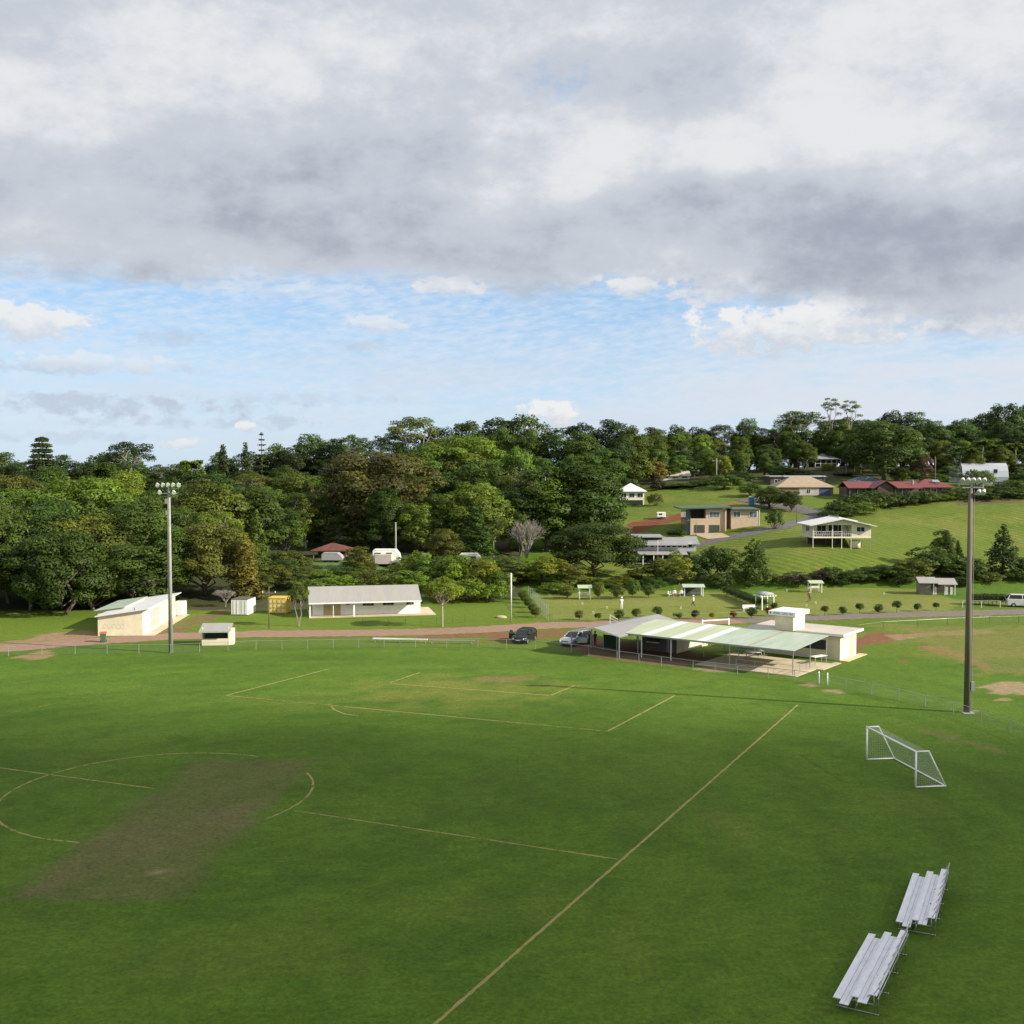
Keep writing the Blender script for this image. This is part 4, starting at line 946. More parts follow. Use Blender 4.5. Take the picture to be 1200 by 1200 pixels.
# ---------------------------------------------------------------- cars
def car(loc, rz, label, paint, style='hatch', open_door=None, group='parked cars', L=4.1, W=1.72, H=1.5):
    """local x = forward, y = left"""
    t = thing('parked_car', label, 'car', loc, rz, group); hL, hW = L / 2, W / 2
    low = [(-hL, .42), (-hL + .03, .95 * H / 1.5), (-hL + .25, 1.0 * H / 1.5), (hL * .36, .98 * H / 1.5), (hL * .80, .86 * H / 1.5), (hL - .08, .68), (hL, .46), (hL - .06, .24), (-hL + .08, .26)]
    cab = [(-hL + .08, .97 * H / 1.5), (-hL + .35, H - .10), (-hL + .75, H), (-.05, H), (hL * .18, H - .06), (hL * .50, .95 * H / 1.5)] if style == 'hatch' else \
          [(-hL + .15, .97 * H / 1.5), (-hL + .55, H - .08), (-hL + .9, H), (.1, H), (hL * .2, H - .05), (hL * .52, .95 * H / 1.5)]
    b = MB(); n = len(low); vs = []
    ys = (-hW, -hW + .09, 0, hW - .09, hW)
    for y in ys:
        k = .94 if abs(y) == hW else 1.0
        vs += [(x * (k if abs(x) > hL * .8 else 1) + 0, y, z if 0 < i < n - 2 else z) for i, (x, z) in enumerate(low)]
    fs = [tuple(range(n)), tuple(range(5 * n - 1, 4 * n - 1, -1))]
    for r_ in range(4): fs += [(r_ * n + i, r_ * n + (i + 1) % n, (r_ + 1) * n + (i + 1) % n, (r_ + 1) * n + i) for i in range(n)]
    b.add(vs, fs); b.build('body', M_(paint), t, bevel=.035)
    g = MB(); n = len(cab); vi = .14                   # glasshouse, narrowing upwards
    for sgn in (-1, 1): g.v += [(x, sgn * (hW - .07 - (z - .95) * .28), z) for x, z in cab]
    g.f = [tuple(range(n - 1, -1, -1)), tuple(range(n, 2 * n))] + [(i, (i + 1) % n, n + (i + 1) % n, n + i) for i in range(n)]; g.m = [0] * len(g.f)
    go = g.build('windows', M_('dark_glass'), t)
    b = MB(); tw = hW - .07 - (H - .95) * .28 + .012
    b.slab([(-hL + .62, -tw, H + .012), (.12, -tw, H + .012), (.12, tw, H + .012), (-hL + .62, tw, H + .012)], .05)
    for sgn in (-1, 1):
        for (x0, x1) in ((hL * .50, hL * .17), (-hL + .08, -hL + .42)): 
            w0 = hW - .05; b.tube((x0, sgn * w0, .96 * H / 1.5), (x1, sgn * (tw + .01), H - .03), .045, 6)
        b.tube((-.25, sgn * (hW - .045), .96 * H / 1.5), (-.25, sgn * (tw + .01), H - .02), .04, 6)
    b.build('roof', M_(paint), t, bevel=.01)
    for x in (hL * .62, -hL * .62):
        for sgn in (-1, 1):
            q = MB(); q.tube((x, sgn * (hW - .20), .31), (x, sgn * (hW + .01), .31), .31, 18); wv = q.build('wheel', M_('tyre'), t); q = MB(); q.tube((x, sgn * (hW - .05), .31), (x, sgn * (hW + .025), .31), .19, 12); q.build('rim', M_('rim'), wv)
    for sgn in (-1, 1):
        q = MB(); q.add([(hL - .42, sgn * (hW - .02), .74), (hL - .03, sgn * (hW - .26), .66), (hL + .005, sgn * (hW - .28), .56), (hL - .25, sgn * (hW + .005), .58)], [(0, 1, 2, 3)]); q2 = MB(); q2.prism(q.v, (.03, sgn * .02, .03)); q2.build('headlight', M_('headlight'), t)
        q = MB(); q.box(-hL - .02, -hL + .1, sgn * (hW - .16) - .1, sgn * (hW - .16) + .1, .62, .9); q.build('taillight', M_('taillight'), t)
        q = MB(); q.box(hL * .34, hL * .46, sgn * (hW + .05) - .09, sgn * (hW + .05) + .09, .95, 1.1); q.build('mirror', M_(paint), t, bevel=.02)
    q = MB(); q.box(hL - .03, hL + .02, -.26, .26, .40, .52); q.build('number_plate', M_('plate'), t)
    q = MB(); q.box(hL - .09, hL + .012, -.55, .55, .27, .38); q.box(hL - .05, hL + .008, -.45, .45, .56, .63); q.build('grille', M_('dark_inside'), t)
    if open_door:
        sgn, = (open_door,); q = MB(); h = Vector((hL * .36, sgn * hW, 0)); d = Vector((-.45, sgn * .85, 0)).normalized() * 1.05
        q.prism([h + Vector((0, 0, .32)), h + d + Vector((0, 0, .36)), h + d + Vector((0, 0, .95)), h + Vector((0, 0, .95))], (.06, 0, 0)); dr = q.build('door', M_(paint), t, bevel=.015)
        q = MB(); q.prism([h + Vector((0, 0, .96)), h + d + Vector((0, 0, .96)), h + d * .8 + Vector((0, 0, 1.36)), h + d * .45 + Vector((0, 0, 1.36))], (.03, 0, 0)); q.build('door_window', M_('grey_glass'), dr)
    return t
car(flat(P(614.5, 752)), math.atan2(-.94, -.36), 'black hatchback parked on the grass below the dirt road', 'black_paint', open_door=-1)
car(flat(P(675, 755)), math.atan2(-.78, -.62), 'silver car with its front door open beside the carport', 'silver_paint', 'sedan', open_door=1, L=4.4)
car(flat(P(1199, 711)), math.atan2(-.25, .97), 'white four wheel drive parked at the edge of the lawn', 'white_car', L=4.6, W=1.85, H=1.75)

# ---------------------------------------------------------------- people
def person(loc, rz, label, pose='stand', shirt='white_cloth', legs='white_cloth', hair='hair_grey', hat=None, group='people on the croquet lawns', H=1.7):
    V = {'pelvis': (0, 0, .92), 'chest': (0, .0, 1.30), 'neck': (0, .01, 1.46), 'chin': (0, .03, 1.54), 'head': (0, .03, 1.64),
         'sl': (-.18, 0, 1.40), 'sr': (.18, 0, 1.40), 'el': (-.25, .02, 1.13), 'er': (.25, .02, 1.13), 'hl': (-.24, .14, .90), 'hr': (.24, .14, .90), 'fl': (-.23, .18, .80), 'fr': (.23, .18, .80),
         'ql': (-.10, 0, .86), 'qr': (.10, 0, .86), 'kl': (-.11, .02, .48), 'kr': (.11, .02, .48), 'al': (-.11, 0, .08), 'ar': (.11, 0, .08), 'tl': (-.13, .17, .035), 'tr': (.13, .17, .035)}
    if pose == 'walk': V.update(kl=(-.11, .18, .49), al=(-.11, .26, .09), tl=(-.12, .42, .04), kr=(.11, -.02, .48), ar=(.11, -.28, .12), tr=(.12, -.14, .035), hl=(-.22, .02, .88), fl=(-.22, .06, .78))
    if pose == 'mallet': V.update(chest=(0, .12, 1.27), neck=(0, .20, 1.40), chin=(0, .26, 1.45), head=(0, .30, 1.54), sl=(-.17, .15, 1.36), sr=(.17, .15, 1.36), el=(-.2, .30, 1.12), er=(.2, .30, 1.12), hl=(-.04, .42, .95), hr=(.04, .42, .90), fl=(-.02, .46, .88), fr=(.02, .46, .83))
    if pose == 'sit': 
        for k, (x_, y_, z_) in list(V.items()):
            if k in ('pelvis', 'chest', 'neck', 'chin', 'head', 'sl', 'sr', 'el', 'er'): V[k] = (x_, y_, z_ - .42)
        V.update(ql=(-.1, .05, .47), qr=(.1, .05, .47), kl=(-.12, .46, .50), kr=(.12, .46, .50), al=(-.12, .46, .08), ar=(.12, .46, .08), tl=(-.12, .62, .035), tr=(.12, .62, .035), hl=(-.16, .30, .56), hr=(.16, .30, .56), fl=(-.14, .40, .53), fr=(.14, .40, .53), pelvis=(0, 0, .52))
    rad = dict(pelvis=.15, chest=.155, neck=.058, chin=.08, head=.105, sl=.075, sr=.075, el=.048, er=.048, hl=.036, hr=.036, fl=.034, fr=.034, ql=.095, qr=.095, kl=.062, kr=.062, al=.045, ar=.045, tl=.038, tr=.038)
    ks = list(V); ed = [('pelvis', 'chest'), ('chest', 'neck'), ('neck', 'chin'), ('chin', 'head'), ('chest', 'sl'), ('chest', 'sr'), ('sl', 'el'), ('sr', 'er'), ('el', 'hl'), ('er', 'hr'), ('hl', 'fl'), ('hr', 'fr'), ('pelvis', 'ql'), ('pelvis', 'qr'), ('ql', 'kl'), ('qr', 'kr'), ('kl', 'al'), ('kr', 'ar'), ('al', 'tl'), ('ar', 'tr')]
    me = bpy.data.meshes.new('person'); me.from_pydata([V[k] for k in ks], [(ks.index(a), ks.index(b)) for a, b in ed], [])
    tmp = bpy.data.objects.new('person', me); C.objects.link(tmp); sk = tmp.modifiers.new('skin', 'SKIN')
    for k, v in zip(ks, me.skin_vertices[0].data): v.radius = (rad[k], rad[k] * (.8 if k in ('pelvis', 'chest') else 1)); v.use_root = k == 'pelvis'
    sb = tmp.modifiers.new('sub', 'SUBSURF'); sb.levels = sb.render_levels = 2
    dg = bpy.context.evaluated_depsgraph_get(); m2 = bpy.data.meshes.new_from_object(tmp.evaluated_get(dg)); bpy.data.objects.remove(tmp)
    m2.name = 'person'; m2.materials.clear()
    for m in (shirt, legs, 'skin', 'white_cloth'): m2.materials.append(M_(m))
    hipz = V['pelvis'][2]; nz = V['neck'][2]
    for p in m2.polygons:
        c = p.center; i = 0
        if c.z > nz + .0 and abs(c.x) < .13: i = 2
        elif c.z < hipz + .0: i = 1
        if pose != 'sit' and abs(c.x) > .175 and c.z < 1.2: i = 2
        if pose == 'sit' and c.z < hipz + .06 and c.y > .08: i = 1
        if c.z < .10: i = 3
        p.material_index = i; p.use_smooth = True
    o = bpy.data.objects.new('person', m2); C.objects.link(o); o.location = loc; o.rotation_euler = (0, 0, rz); o.scale = (H / 1.74,) * 3; tag(o, label, 'person', group)
    hd = V['head']; b = MB()
    if hat: b.lathe([(.20, .02), (.20, .035), (.115, .05), (.11, .12), (.07, .15), (.01, .155)], 14, (hd[0], hd[1], hd[2] + .02)); b.build('hat', M_(hat), o, True)
    else: b.lathe([(.112, -.02), (.120, .05), (.10, .11), (.05, .145), (.01, .15)], 14, (hd[0], hd[1] - .022, hd[2] - .01)); b.build('hair', M_(hair), o, True)
    q = MB(); q.tube((hd[0], hd[1] + .09, hd[2] - .02), (hd[0], hd[1] + .135, hd[2] - .045), .015, 6, .018)
    for s_ in (-1, 1): q.tube((s_ * .038, hd[1] + .09, hd[2] + .005), (s_ * .038, hd[1] + .108, hd[2] + .005), .012, 6)
    q.build('face', M_('skin'), o)
    return o
def mallet(loc, label):
    t = thing('croquet_mallet', label, 'mallet', loc, .2, 'croquet mallets'); b = MB(); b.tube((0, 0, .06), (0, -.08, .95), .013, 6); b.build('shaft', M_('timber_grey'), t); b = MB(); b.tube((-.14, 0, .06), (.14, 0, .06), .04, 8); b.build('head', M_('timber_dark'), t)
g = flat(P(728.5, 714)); person(g, .3, 'person dressed all in white standing on the croquet lawn', 'stand', hat='white_cloth'); 
g = flat(P(812.5, 711.7)); person(g, 1.2, 'person in white shirt and dark shorts striding across the lawn', 'walk', 'white_cloth', 'dark_cloth', hat='white_cloth')
g = flat(P(949, 705.5)); person(g, .4, 'person in brown clothes bending over a croquet mallet', 'mallet', 'brown_cloth', 'brown_cloth', hat='brown_cloth'); q_ = Matrix.Rotation(.4, 3, 'Z') @ Vector((0, .5, 0)); mallet(g + q_, 'croquet mallet held by the person in brown')
def chair(loc, rz, label):
    t = thing('chair', label, 'chair', loc, rz, 'chairs by the croquet shelter'); m = M_('white_paint')
    b = MB(); b.box(-.24, .24, -.22, .24, .40, .44); b.build('seat', m, t); b = MB(); b.box(-.24, .24, -.26, -.22, .44, .88); b.build('backrest', m, t)
    for x in (-.2, .2):
        for y in (-.2, .2): b = MB(); b.box(x - .02, x + .02, y - .02, y + .02, 0, .4); b.build('leg', m, t)
for px, lb, lg, sh in ((790.5, 'seated person in white shirt and red shorts beside the shelter', 'red_cloth', 'white_cloth'), (798.5, 'seated person in pale clothes nearest the shelter post', 'dark_cloth', 'white_cloth')):
    g = flat(P(px, 699.5)); chair(g, PI, 'white chair carrying the person in red shorts' if px < 795 else 'white chair nearest the shelter post'); person(g, PI, lb, 'sit', sh, lg)
chair(flat(P(785, 699.5)), PI + .3, 'empty white chair at the end of the seated pair')
for px, lb in ((691.5, 'person in dark clothes standing by the silver car'), (697.5, 'person in dark clothes standing under the carport edge')):
    g = flat(P(px, 757.5)); person(g, 2.4, lb, 'stand', 'dark_cloth', 'dark_cloth', 'hair_dark', group='people at the carport')
# ---------------------------------------------------------------- building helpers (local x right, y away, z up)
def window(par, x0, x1, z0, z1, y, ny=-1, glass='dark_glass', frame='white_paint', mull=1, name='window', axis='y', fw=.07):
    """a framed window on a wall plane; ny is the outward sign"""
    def bx(b, a0, a1, c0, c1, n0, n1):
        lo, hi = sorted((y + ny * n0, y + ny * n1))
        b.box(a0, a1, lo, hi, c0, c1) if axis == 'y' else b.box(lo, hi, a0, a1, c0, c1)
    b = MB(); bx(b, x0 - fw, x0, z0 - fw, z1 + fw, .0, .05); bx(b, x1, x1 + fw, z0 - fw, z1 + fw, 0, .05); bx(b, x0, x1, z0 - fw, z0, 0, .06); bx(b, x0, x1, z1, z1 + fw, 0, .05)
    for i in range(1, mull + 1):
        c = x0 + (x1 - x0) * i / (mull + 1); bx(b, c - .025, c + .025, z0, z1, .004, .045)
    f = b.build(name, M_(frame), par); b = MB(); bx(b, x0 + .002, x1 - .002, z0 + .002, z1 - .002, -.02, .02); b.build('pane', M_(glass), f); return f
def boxpart(par, name, m, *dims, bevel=0): b = MB(); b.box(*dims); return b.build(name, M_(m), par, bevel=bevel)
def hip_roof(par, m, x0, x1, y0, y1, z, rise, over=.5, name='roof', ridge=None):
    x0 -= over; x1 += over; y0 -= over; y1 += over; W, Dp = x1 - x0, y1 - y0; r_ = min(W, Dp) / 2
    if W >= Dp: a, c = (x0 + r_, (y0 + y1) / 2, z + rise), (x1 - r_, (y0 + y1) / 2, z + rise)
    else: a, c = ((x0 + x1) / 2, y0 + r_, z + rise), ((x0 + x1) / 2, y1 - r_, z + rise)
    b = MB(); v = [(x0, y0, z), (x1, y0, z), (x1, y1, z), (x0, y1, z), a, c, (x0, y0, z - .16), (x1, y0, z - .16), (x1, y1, z - .16), (x0, y1, z - .16)]
    fs = [(0, 1, 5, 4), (2, 3, 4, 5), (1, 2, 5), (3, 0, 4)] if W >= Dp else [(0, 1, 4), (2, 3, 5), (1, 2, 5, 4), (3, 0, 4, 5)]
    fs += [(0, 6, 7, 1), (1, 7, 8, 2), (2, 8, 9, 3), (3, 9, 6, 0), (9, 8, 7, 6)]; b.add(v, fs); return b.build(name, M_(m), par)
def gable_roof(par, m, x0, x1, y0, y1, z, rise, over=.4, t=.12, name='roof', along='x'):
    """ridge along x or y"""
    b = MB()
    if along == 'x':
        x0 -= over; x1 += over; ym = (y0 + y1) / 2; k = rise / ((y1 - y0) / 2); ya, yb = y0 - over, y1 + over; za = z - k * over
        b.prism([(x0, ya, za), (x0, ym, z + rise), (x0, yb, za), (x0, yb, za - t), (x0, ym, z + rise - t), (x0, ya, za - t)], (x1 - x0, 0, 0))
    else:
        y0 -= over; y1 += over; xm = (x0 + x1) / 2; k = rise / ((x1 - x0) / 2); xa, xb = x0 - over, x1 + over; za = z - k * over
        b.prism([(xa, y0, za), (xm, y0, z + rise), (xb, y0, za), (xb, y0, za - t), (xm, y0, z + rise - t), (xa, y0, za - t)], (0, y1 - y0, 0))
    return b.build(name, M_(m), par)
def gable_walls(par, m, x0, x1, y0, y1, z0, z, rise, along='x', name='wall'):
    b = MB()
    if along == 'x': b.prism([(x0, y0, z0), (x0, y0, z), (x0, (y0 + y1) / 2, z + rise), (x0, y1, z), (x0, y1, z0)], (x1 - x0, 0, 0))
    else: b.prism([(x0, y0, z0), (x0, y0, z), ((x0 + x1) / 2, y0, z + rise), (x1, y0, z), (x1, y0, z0)], (0, y1 - y0, 0))
    return b.build(name, M_(m), par)
def rel(root, p): return Matrix.Rotation(-root.rotation_euler.z, 3, 'Z') @ (Vector(p) - root.location)

# ---------------------------------------------------------------- the sports pavilion, a frame along its front eave
F0 = Vector((11.1, 117.1, 0)); F1 = Vector((26.9, 105.0, 0)); FX = (F1 - F0).normalized(); LEN = (F1 - F0).length; RZ = ang(FX)
def fpt(x, y, z=0): return F0 + FX * x + Vector((-FX.y, FX.x, 0)) * y + Vector((0, 0, z))
def shelter():
    t = thing('pavilion', 'long open shelter with pale green sheet roof and clear strips beside the field', 'pavilion', F0, RZ); ze, zb, dp = 2.45, 2.85, 8.6
    def sl(x): return 0
    def zt(y): return ze + (zb - ze) * y / dp
    edges = [(-.1, 3.1, 'yellow_green_roof'), (3.1, 4.1, 'clear_strip'), (4.1, 6.55, 'yellow_green_roof'), (6.55, 7.5, 'clear_strip'), (7.5, 9.6, 'yellow_green_roof'), (9.6, 10.55, 'clear_strip'), (10.55, 15.1, 'green_roof'), (15.1, 15.45, 'rust_strip'), (15.45, LEN + .15, 'green_roof')]
    for x0, x1, m in edges:
        b = MB(); x1 -= .004; b.prism([(x0, -.15, zt(-.15)), (x0, dp, zt(dp)), (x0, dp, zt(dp) - .04), (x0, -.15, zt(-.15) - .04)], (x1 - x0, 0, 0)); b.build('skylight' if m == 'clear_strip' else 'roof_sheet', M_(m), t)
    b = MB(); b.box(-.1, LEN + .15, -.24, -.155, ze - .12, ze - .005); b.build('gutter', M_('galv'), t)
    for y in (.05, 4.2, dp - .2): b = MB(); b.box(0, LEN, y, y + .08, zt(y) - .24, zt(y) - .05); b.build('beam', M_('galv'), t)
    for x in (0.05, 3.1, 6.6, 13.2, LEN - .05):
        b = MB(); b.box(x - .038, x + .038, .05, .126, 0, ze - .23); b.build('post', M_('white_paint' if x in (6.6, 3.1) else 'galv'), t)
    for x in (.05, 4.0, 8.2, 12.2, LEN - .05): b = MB(); b.box(x - .03, x + .03, 4.2, 4.26, 0, zt(4.2) - .24); b.build('post', M_('galv'), t)
    for x in (8.5, LEN - .05): b = MB(); b.box(x - .04, x + .04, dp - .2, dp - .12, 0, zt(dp) - .24); b.build('post', M_('galv'), t)
    b = MB(); b.box(9.6, LEN + .5, -.35, 8.4, -.05, .06); b.box(LEN + .5, LEN + 1.2, 4.5, 9.3, -.05, .055); b.build('slab', M_('concrete'), t)
    for z in (.55, 1.0):
        b = MB(); b.tube((14.0, -.1, z), (LEN, -.1, z), .02); b.tube((LEN, -.1, z), (LEN, 3.2, z), .02); b.build('handrail', M_('galv'), t)
    for x in (14.0, 16.0, 18.0): b = MB(); b.tube((x, -.1, 0), (x, -.1, 1.0), .022); b.build('rail_post', M_('galv'), t)
    for y in (1.6, 3.2): b = MB(); b.tube((LEN, y, 0), (LEN, y, 1.0), .022); b.build('rail_post', M_('galv'), t)
    boxpart(t, 'drain_cover', 'timber_dark', 15.3, 16.3, 3.4, 4.5, .062, .07)
    return t
shelter()
def carport():
    t = thing('carport', 'grey gable roofed carport at the near end of the green shelter', 'carport', F0, RZ); hw, zr, ze, L = 3.1, 3.0, 2.35, 13.4
    a = rel(t, (8.7, 116.3, 0)); cx, y0 = a.x, a.y
    for s_, nm in ((-1, 0), (1, 1)):
        b = MB(); b.prism([(cx, y0, zr), (cx + s_ * hw, y0, ze), (cx + s_ * hw, y0, ze - .05), (cx, y0, zr - .05)], (0, L, 0)); b.build('roof_sheet', M_('grey_roof'), t)
    b = MB(); b.prism([(cx - hw, y0 - .04, ze + .02), (cx, y0 - .04, zr + .03), (cx + hw, y0 - .04, ze + .02), (cx + hw, y0 - .04, ze - .13), (cx, y0 - .04, zr - .12), (cx - hw, y0 - .04, ze - .13)], (0, .03, 0)); b.build('barge_board', M_('white_roof'), t)
    for s_ in (-1, 1): b = MB(); b.box(cx + s_ * hw - .06, cx + s_ * hw + .06, y0, y0 + L, ze - .16, ze - .055); b.build('beam', M_('galv'), t)
    for y in (y0 + .15, y0 + 4, y0 + 8, y0 + 13):
        for s_ in (-1, 1): b = MB(); b.box(cx + s_ * (hw - .1) - .05, cx + s_ * (hw - .1) + .05, y - .05, y + .05, 0, ze - .16); b.build('post', M_('galv'), t)
    b = MB(); b.tube((cx - 1.2, y0 + 5, 2.7), (cx - 1.2, y0 + 5, 3.75), .03); b.tube((cx - 1.2, y0 + 5, 3.7), (cx - .2, y0 + 5, 3.3), .03); b.tube((cx - 1.2, y0 + 5, 3.3), (cx - .2, y0 + 5, 3.05), .03); b.build('antenna_frame', M_('white_paint'), t)
carport()
def canteen():
    t = thing('canteen', 'small cream canteen block with dark front under the shelter roof', 'kiosk', fpt(.5, 4.3), RZ)
    boxpart(t, 'wall', 'cream_wall', 0, 4.4, .12, 7.2, 0, 2.35); boxpart(t, 'servery_front', 'dark_wall', .05, 4.35, 0, .115, .0, 2.3)
    boxpart(t, 'counter', 'pale_cream', .9, 2.4, -.35, -.002, .95, 1.02); boxpart(t, 'hatch_opening', 'dark_inside', .9, 2.4, -.004, .05, 1.04, 1.9); boxpart(t, 'door', 'timber_grey', 3.2, 4.0, -.03, -.002, .05, 2.05)
canteen()
boxc = thing('shade_screen', 'dark green shade cloth screen hanging beside the silver car', 'screen', fpt(-2.6, 1.6), RZ); boxpart(boxc, 'cloth', 'shade_cloth', 0, 2.0, 0, .05, .3, 1.7); boxpart(boxc, 'pole', 'galv', -.06, -.002, 0, .06, 0, 1.8)
def clubhouse():
    rb = Vector((36.65, 116.9, 0)); t = thing('clubhouse', 'flat roofed cream clubhouse with a small sign tower on its roof', 'clubhouse', rb - FX * 9.6 - Vector((-FX.y, FX.x, 0)) * 4.6, RZ)
    W, Dp, H = 9.6, 4.6, 2.62
    boxpart(t, 'wall', 'cream_wall', 0, W, 0, Dp, 0, H); boxpart(t, 'roof', 'flat_roof', -.4, W + .55, -.55, Dp + .55, H + .005, H + .17)
    f = MB(); f.box(W + .55, W + .58, -.58, Dp + .58, H - .05, H + .20); f.box(-.4, W + .55, Dp + .55, Dp + .58, H - .05, H + .2); f.box(-.4, W + .55, -.58, -.55, H - .05, H + .2); f.build('fascia', M_('white_paint'), t)
    window(t, .8, 3.6, .95, 2.0, 0, -1, 'dark_inside', 'pale_cream', 0); window(t, 4.6, 8.2, .95, 2.0, 0, -1, 'dark_inside', 'pale_cream', 0)
    d = boxpart(t, 'door', 'pale_yellow', W + .002, W + .04, 2.9, 3.7, .05, 2.1); boxpart(d, 'notice', 'white_paint', W + .045, W + .055, 3.1, 3.45, 1.2, 1.75)
    boxpart(t, 'plinth', 'brick_tan', W, W + .9, -.2, Dp + .9, -.05, .05)
    a = P(929.6, 739.5, H + .17); q = rel(t, (a.x, a.y, 0)); x1, y0 = q.x, q.y; w_, d_, h_ = 2.05, 3.0, 1.55
    tw = boxpart(t, 'roof_tower', 'cream_wall', x1 - w_, x1, y0, y0 + d_, H + .172, H + .17 + h_)
    boxpart(tw, 'tower_cap', 'white_paint', x1 - w_ - .6, x1 + .35, y0 - .35, y0 + d_ + .4, H + .172 + h_, H + h_ + .62)
    lt = MB(); rs = random.Random(4); zc = H + h_ + .40          # lettering too small to read: three short words after a red emblem
    x = x1 - w_ - .02
    for wl in (7, 6, 4):
        for i in range(wl):
            w2 = .075; k = rs.randrange(4); y_ = y0 - .362; 
            lt.box(x, x + .02, y_, y_ + .01, zc - .09, zc + .09)
            if k != 1: lt.box(x + .022, x + w2, y_, y_ + .01, zc + .06, zc + .09)
            if k != 2: lt.box(x + .022, x + w2, y_, y_ + .01, zc - .09, zc - .06)
            if k > 0: lt.box(x + .055, x + .075, y_ + .001, y_ + .01, zc - .055, zc + .055)
            x += .115
        x += .12
    lt.build('lettering', M_('ink'), tw); e = MB(); e.tube((x1 - w_ - .36, y0 - .365, zc), (x1 - w_ - .36, y0 - .352, zc), .1, 12); e.build('emblem', M_('red_cloth'), tw)
clubhouse()
def table(loc, rz, label, top='white_paint', W=1.9, seats=True):
    t = thing('picnic_table', label, 'table', loc, rz, 'tables on the concrete slab'); boxpart(t, 'tabletop', top, -W / 2, W / 2, -.38, .38, .70, .75, bevel=.01)
    for x in (-W / 2 + .1, W / 2 - .1):
        for y in (-.3, .3): boxpart(t, 'leg', 'galv', x - .03, x + .03, y - .03, y + .03, 0, .70)
    if seats:
        for y in (-.75, .75):
            boxpart(t, 'bench_seat', top, -W / 2, W / 2, y - .13, y + .13, .40, .44, bevel=.008); boxpart(t, 'seat_frame', 'galv', -.04, .04, min(0, y), max(0, y), .30, .38)
table(P(959, 777, .06), RZ + PI / 2 - .3, 'white trestle table near the open end of the shelter', seats=False); table(P(885, 771, .06), RZ + .9, 'picnic table with white top deep under the green shelter'); table(P(875, 766, .0), RZ + .2, 'dark picnic table beside the white topped one', 'timber_dark')
wb = thing('wheelie_bin', 'dark green wheelie bin standing in the shelter shade', 'bin', P(824, 756), .4); boxpart(wb, 'body', 'green_bin', -.32, .32, -.35, .35, .1, 1.0, bevel=.04); boxpart(wb, 'lid', 'green_bin', -.36, .36, -.40, .40, 1.005, 1.09, bevel=.03); boxpart(wb, 'wheel', 'tyre', -.36, -.325, .1, .35, .0, .25)

# ---------------------------------------------------------------- cream shed, dugout, containers and white clubrooms to the left
def cream_shed():
    o = P(114.8, 745.3); t = thing('shed', 'long cream shed with pale skillion roof and faint scribble on its wall', 'shed', o, R(4))
    W, L, hl, hr = 5.2, 16.5, 2.3, 3.05
    b = MB(); b.prism([(0, 0, 0), (W, 0, 0), (W, 0, hr - .05), (0, 0, hl - .05)], (0, L, 0)); b.build('wall', M_('cream_wall'), t)
    b = MB(); b.prism([(-.25, -.4, hl - .03), (W + .75, -.4, hr + .10), (W + .75, -.4, hr + .2), (-.25, -.4, hl + .07)], (0, L + .7, 0)); b.build('roof', M_('white_roof'), t)
    b = MB(); b.prism([(-1.35, 4.6, 0), (-.003, 4.6, 0), (-.003, 4.6, 2.6), (-1.35, 4.6, 2.42)], (0, 9.5, 0)); b.prism([(.003, 4.65, 2.2), (1.9, 4.65, 2.45), (1.9, 4.65, 2.88), (.003, 4.65, 2.6)], (0, 9.4, 0)); b.build('side_wing', M_('cream_wall'), t)
    b = MB(); b.prism([(-1.7, 4.2, 2.40), (2.1, 4.2, 2.92), (2.1, 4.2, 3.0), (-1.7, 4.2, 2.48)], (0, 10.4, 0)); b.build('wing_roof', M_('green_roof'), t)
    boxpart(t, 'white_panel', 'white_paint', W + .002, W + .05, .05, 3.2, .02, 2.75)
    fr = window(t, 3.6, 8.0, .15, 2.6, W, 1, 'lattice_pane', 'white_paint', 4, axis='x', fw=.12); b = MB(); b.box(W + .01, W + .06, 3.6, 8.0, 1.4, 1.46); b.box(W + .01, W + .06, 3.6, 8, 2.0, 2.05); b.build('glazing_bar', M_('white_paint'), fr)
    boxpart(t, 'apron', 'concrete', W + .05, W + 1.4, -.2, L + 2, -.05, .03)
    boxpart(t, 'water_tank', 'white_paint', W - .3, W + 1.0, L + .9, L + 2.3, 0, 1.9, bevel=.1)
    b = MB(); b.tube((W - .9, -.15, 2.9), (W - .9, -.15, 3.35), .05); b.build('flue', M_('dark_wall'), t)
    s = MB(); rs = random.Random(9); x = .55
    for k in range(5):                          # a faint looping scribble, no readable word
        c = (x + .28, -.012, 1.15 + rs.uniform(-.06, .06)); pts = [(c[0] + .24 * math.cos(a) * rs.uniform(.6, 1.1), c[1], c[2] + .32 * math.sin(a) * rs.uniform(.6, 1.1)) for a in np.linspace(.5, 5.6, 9)]; s.path(pts, .012, 4); x += .5
    s.build('scribble', M_('spray'), t)
cream_shed()
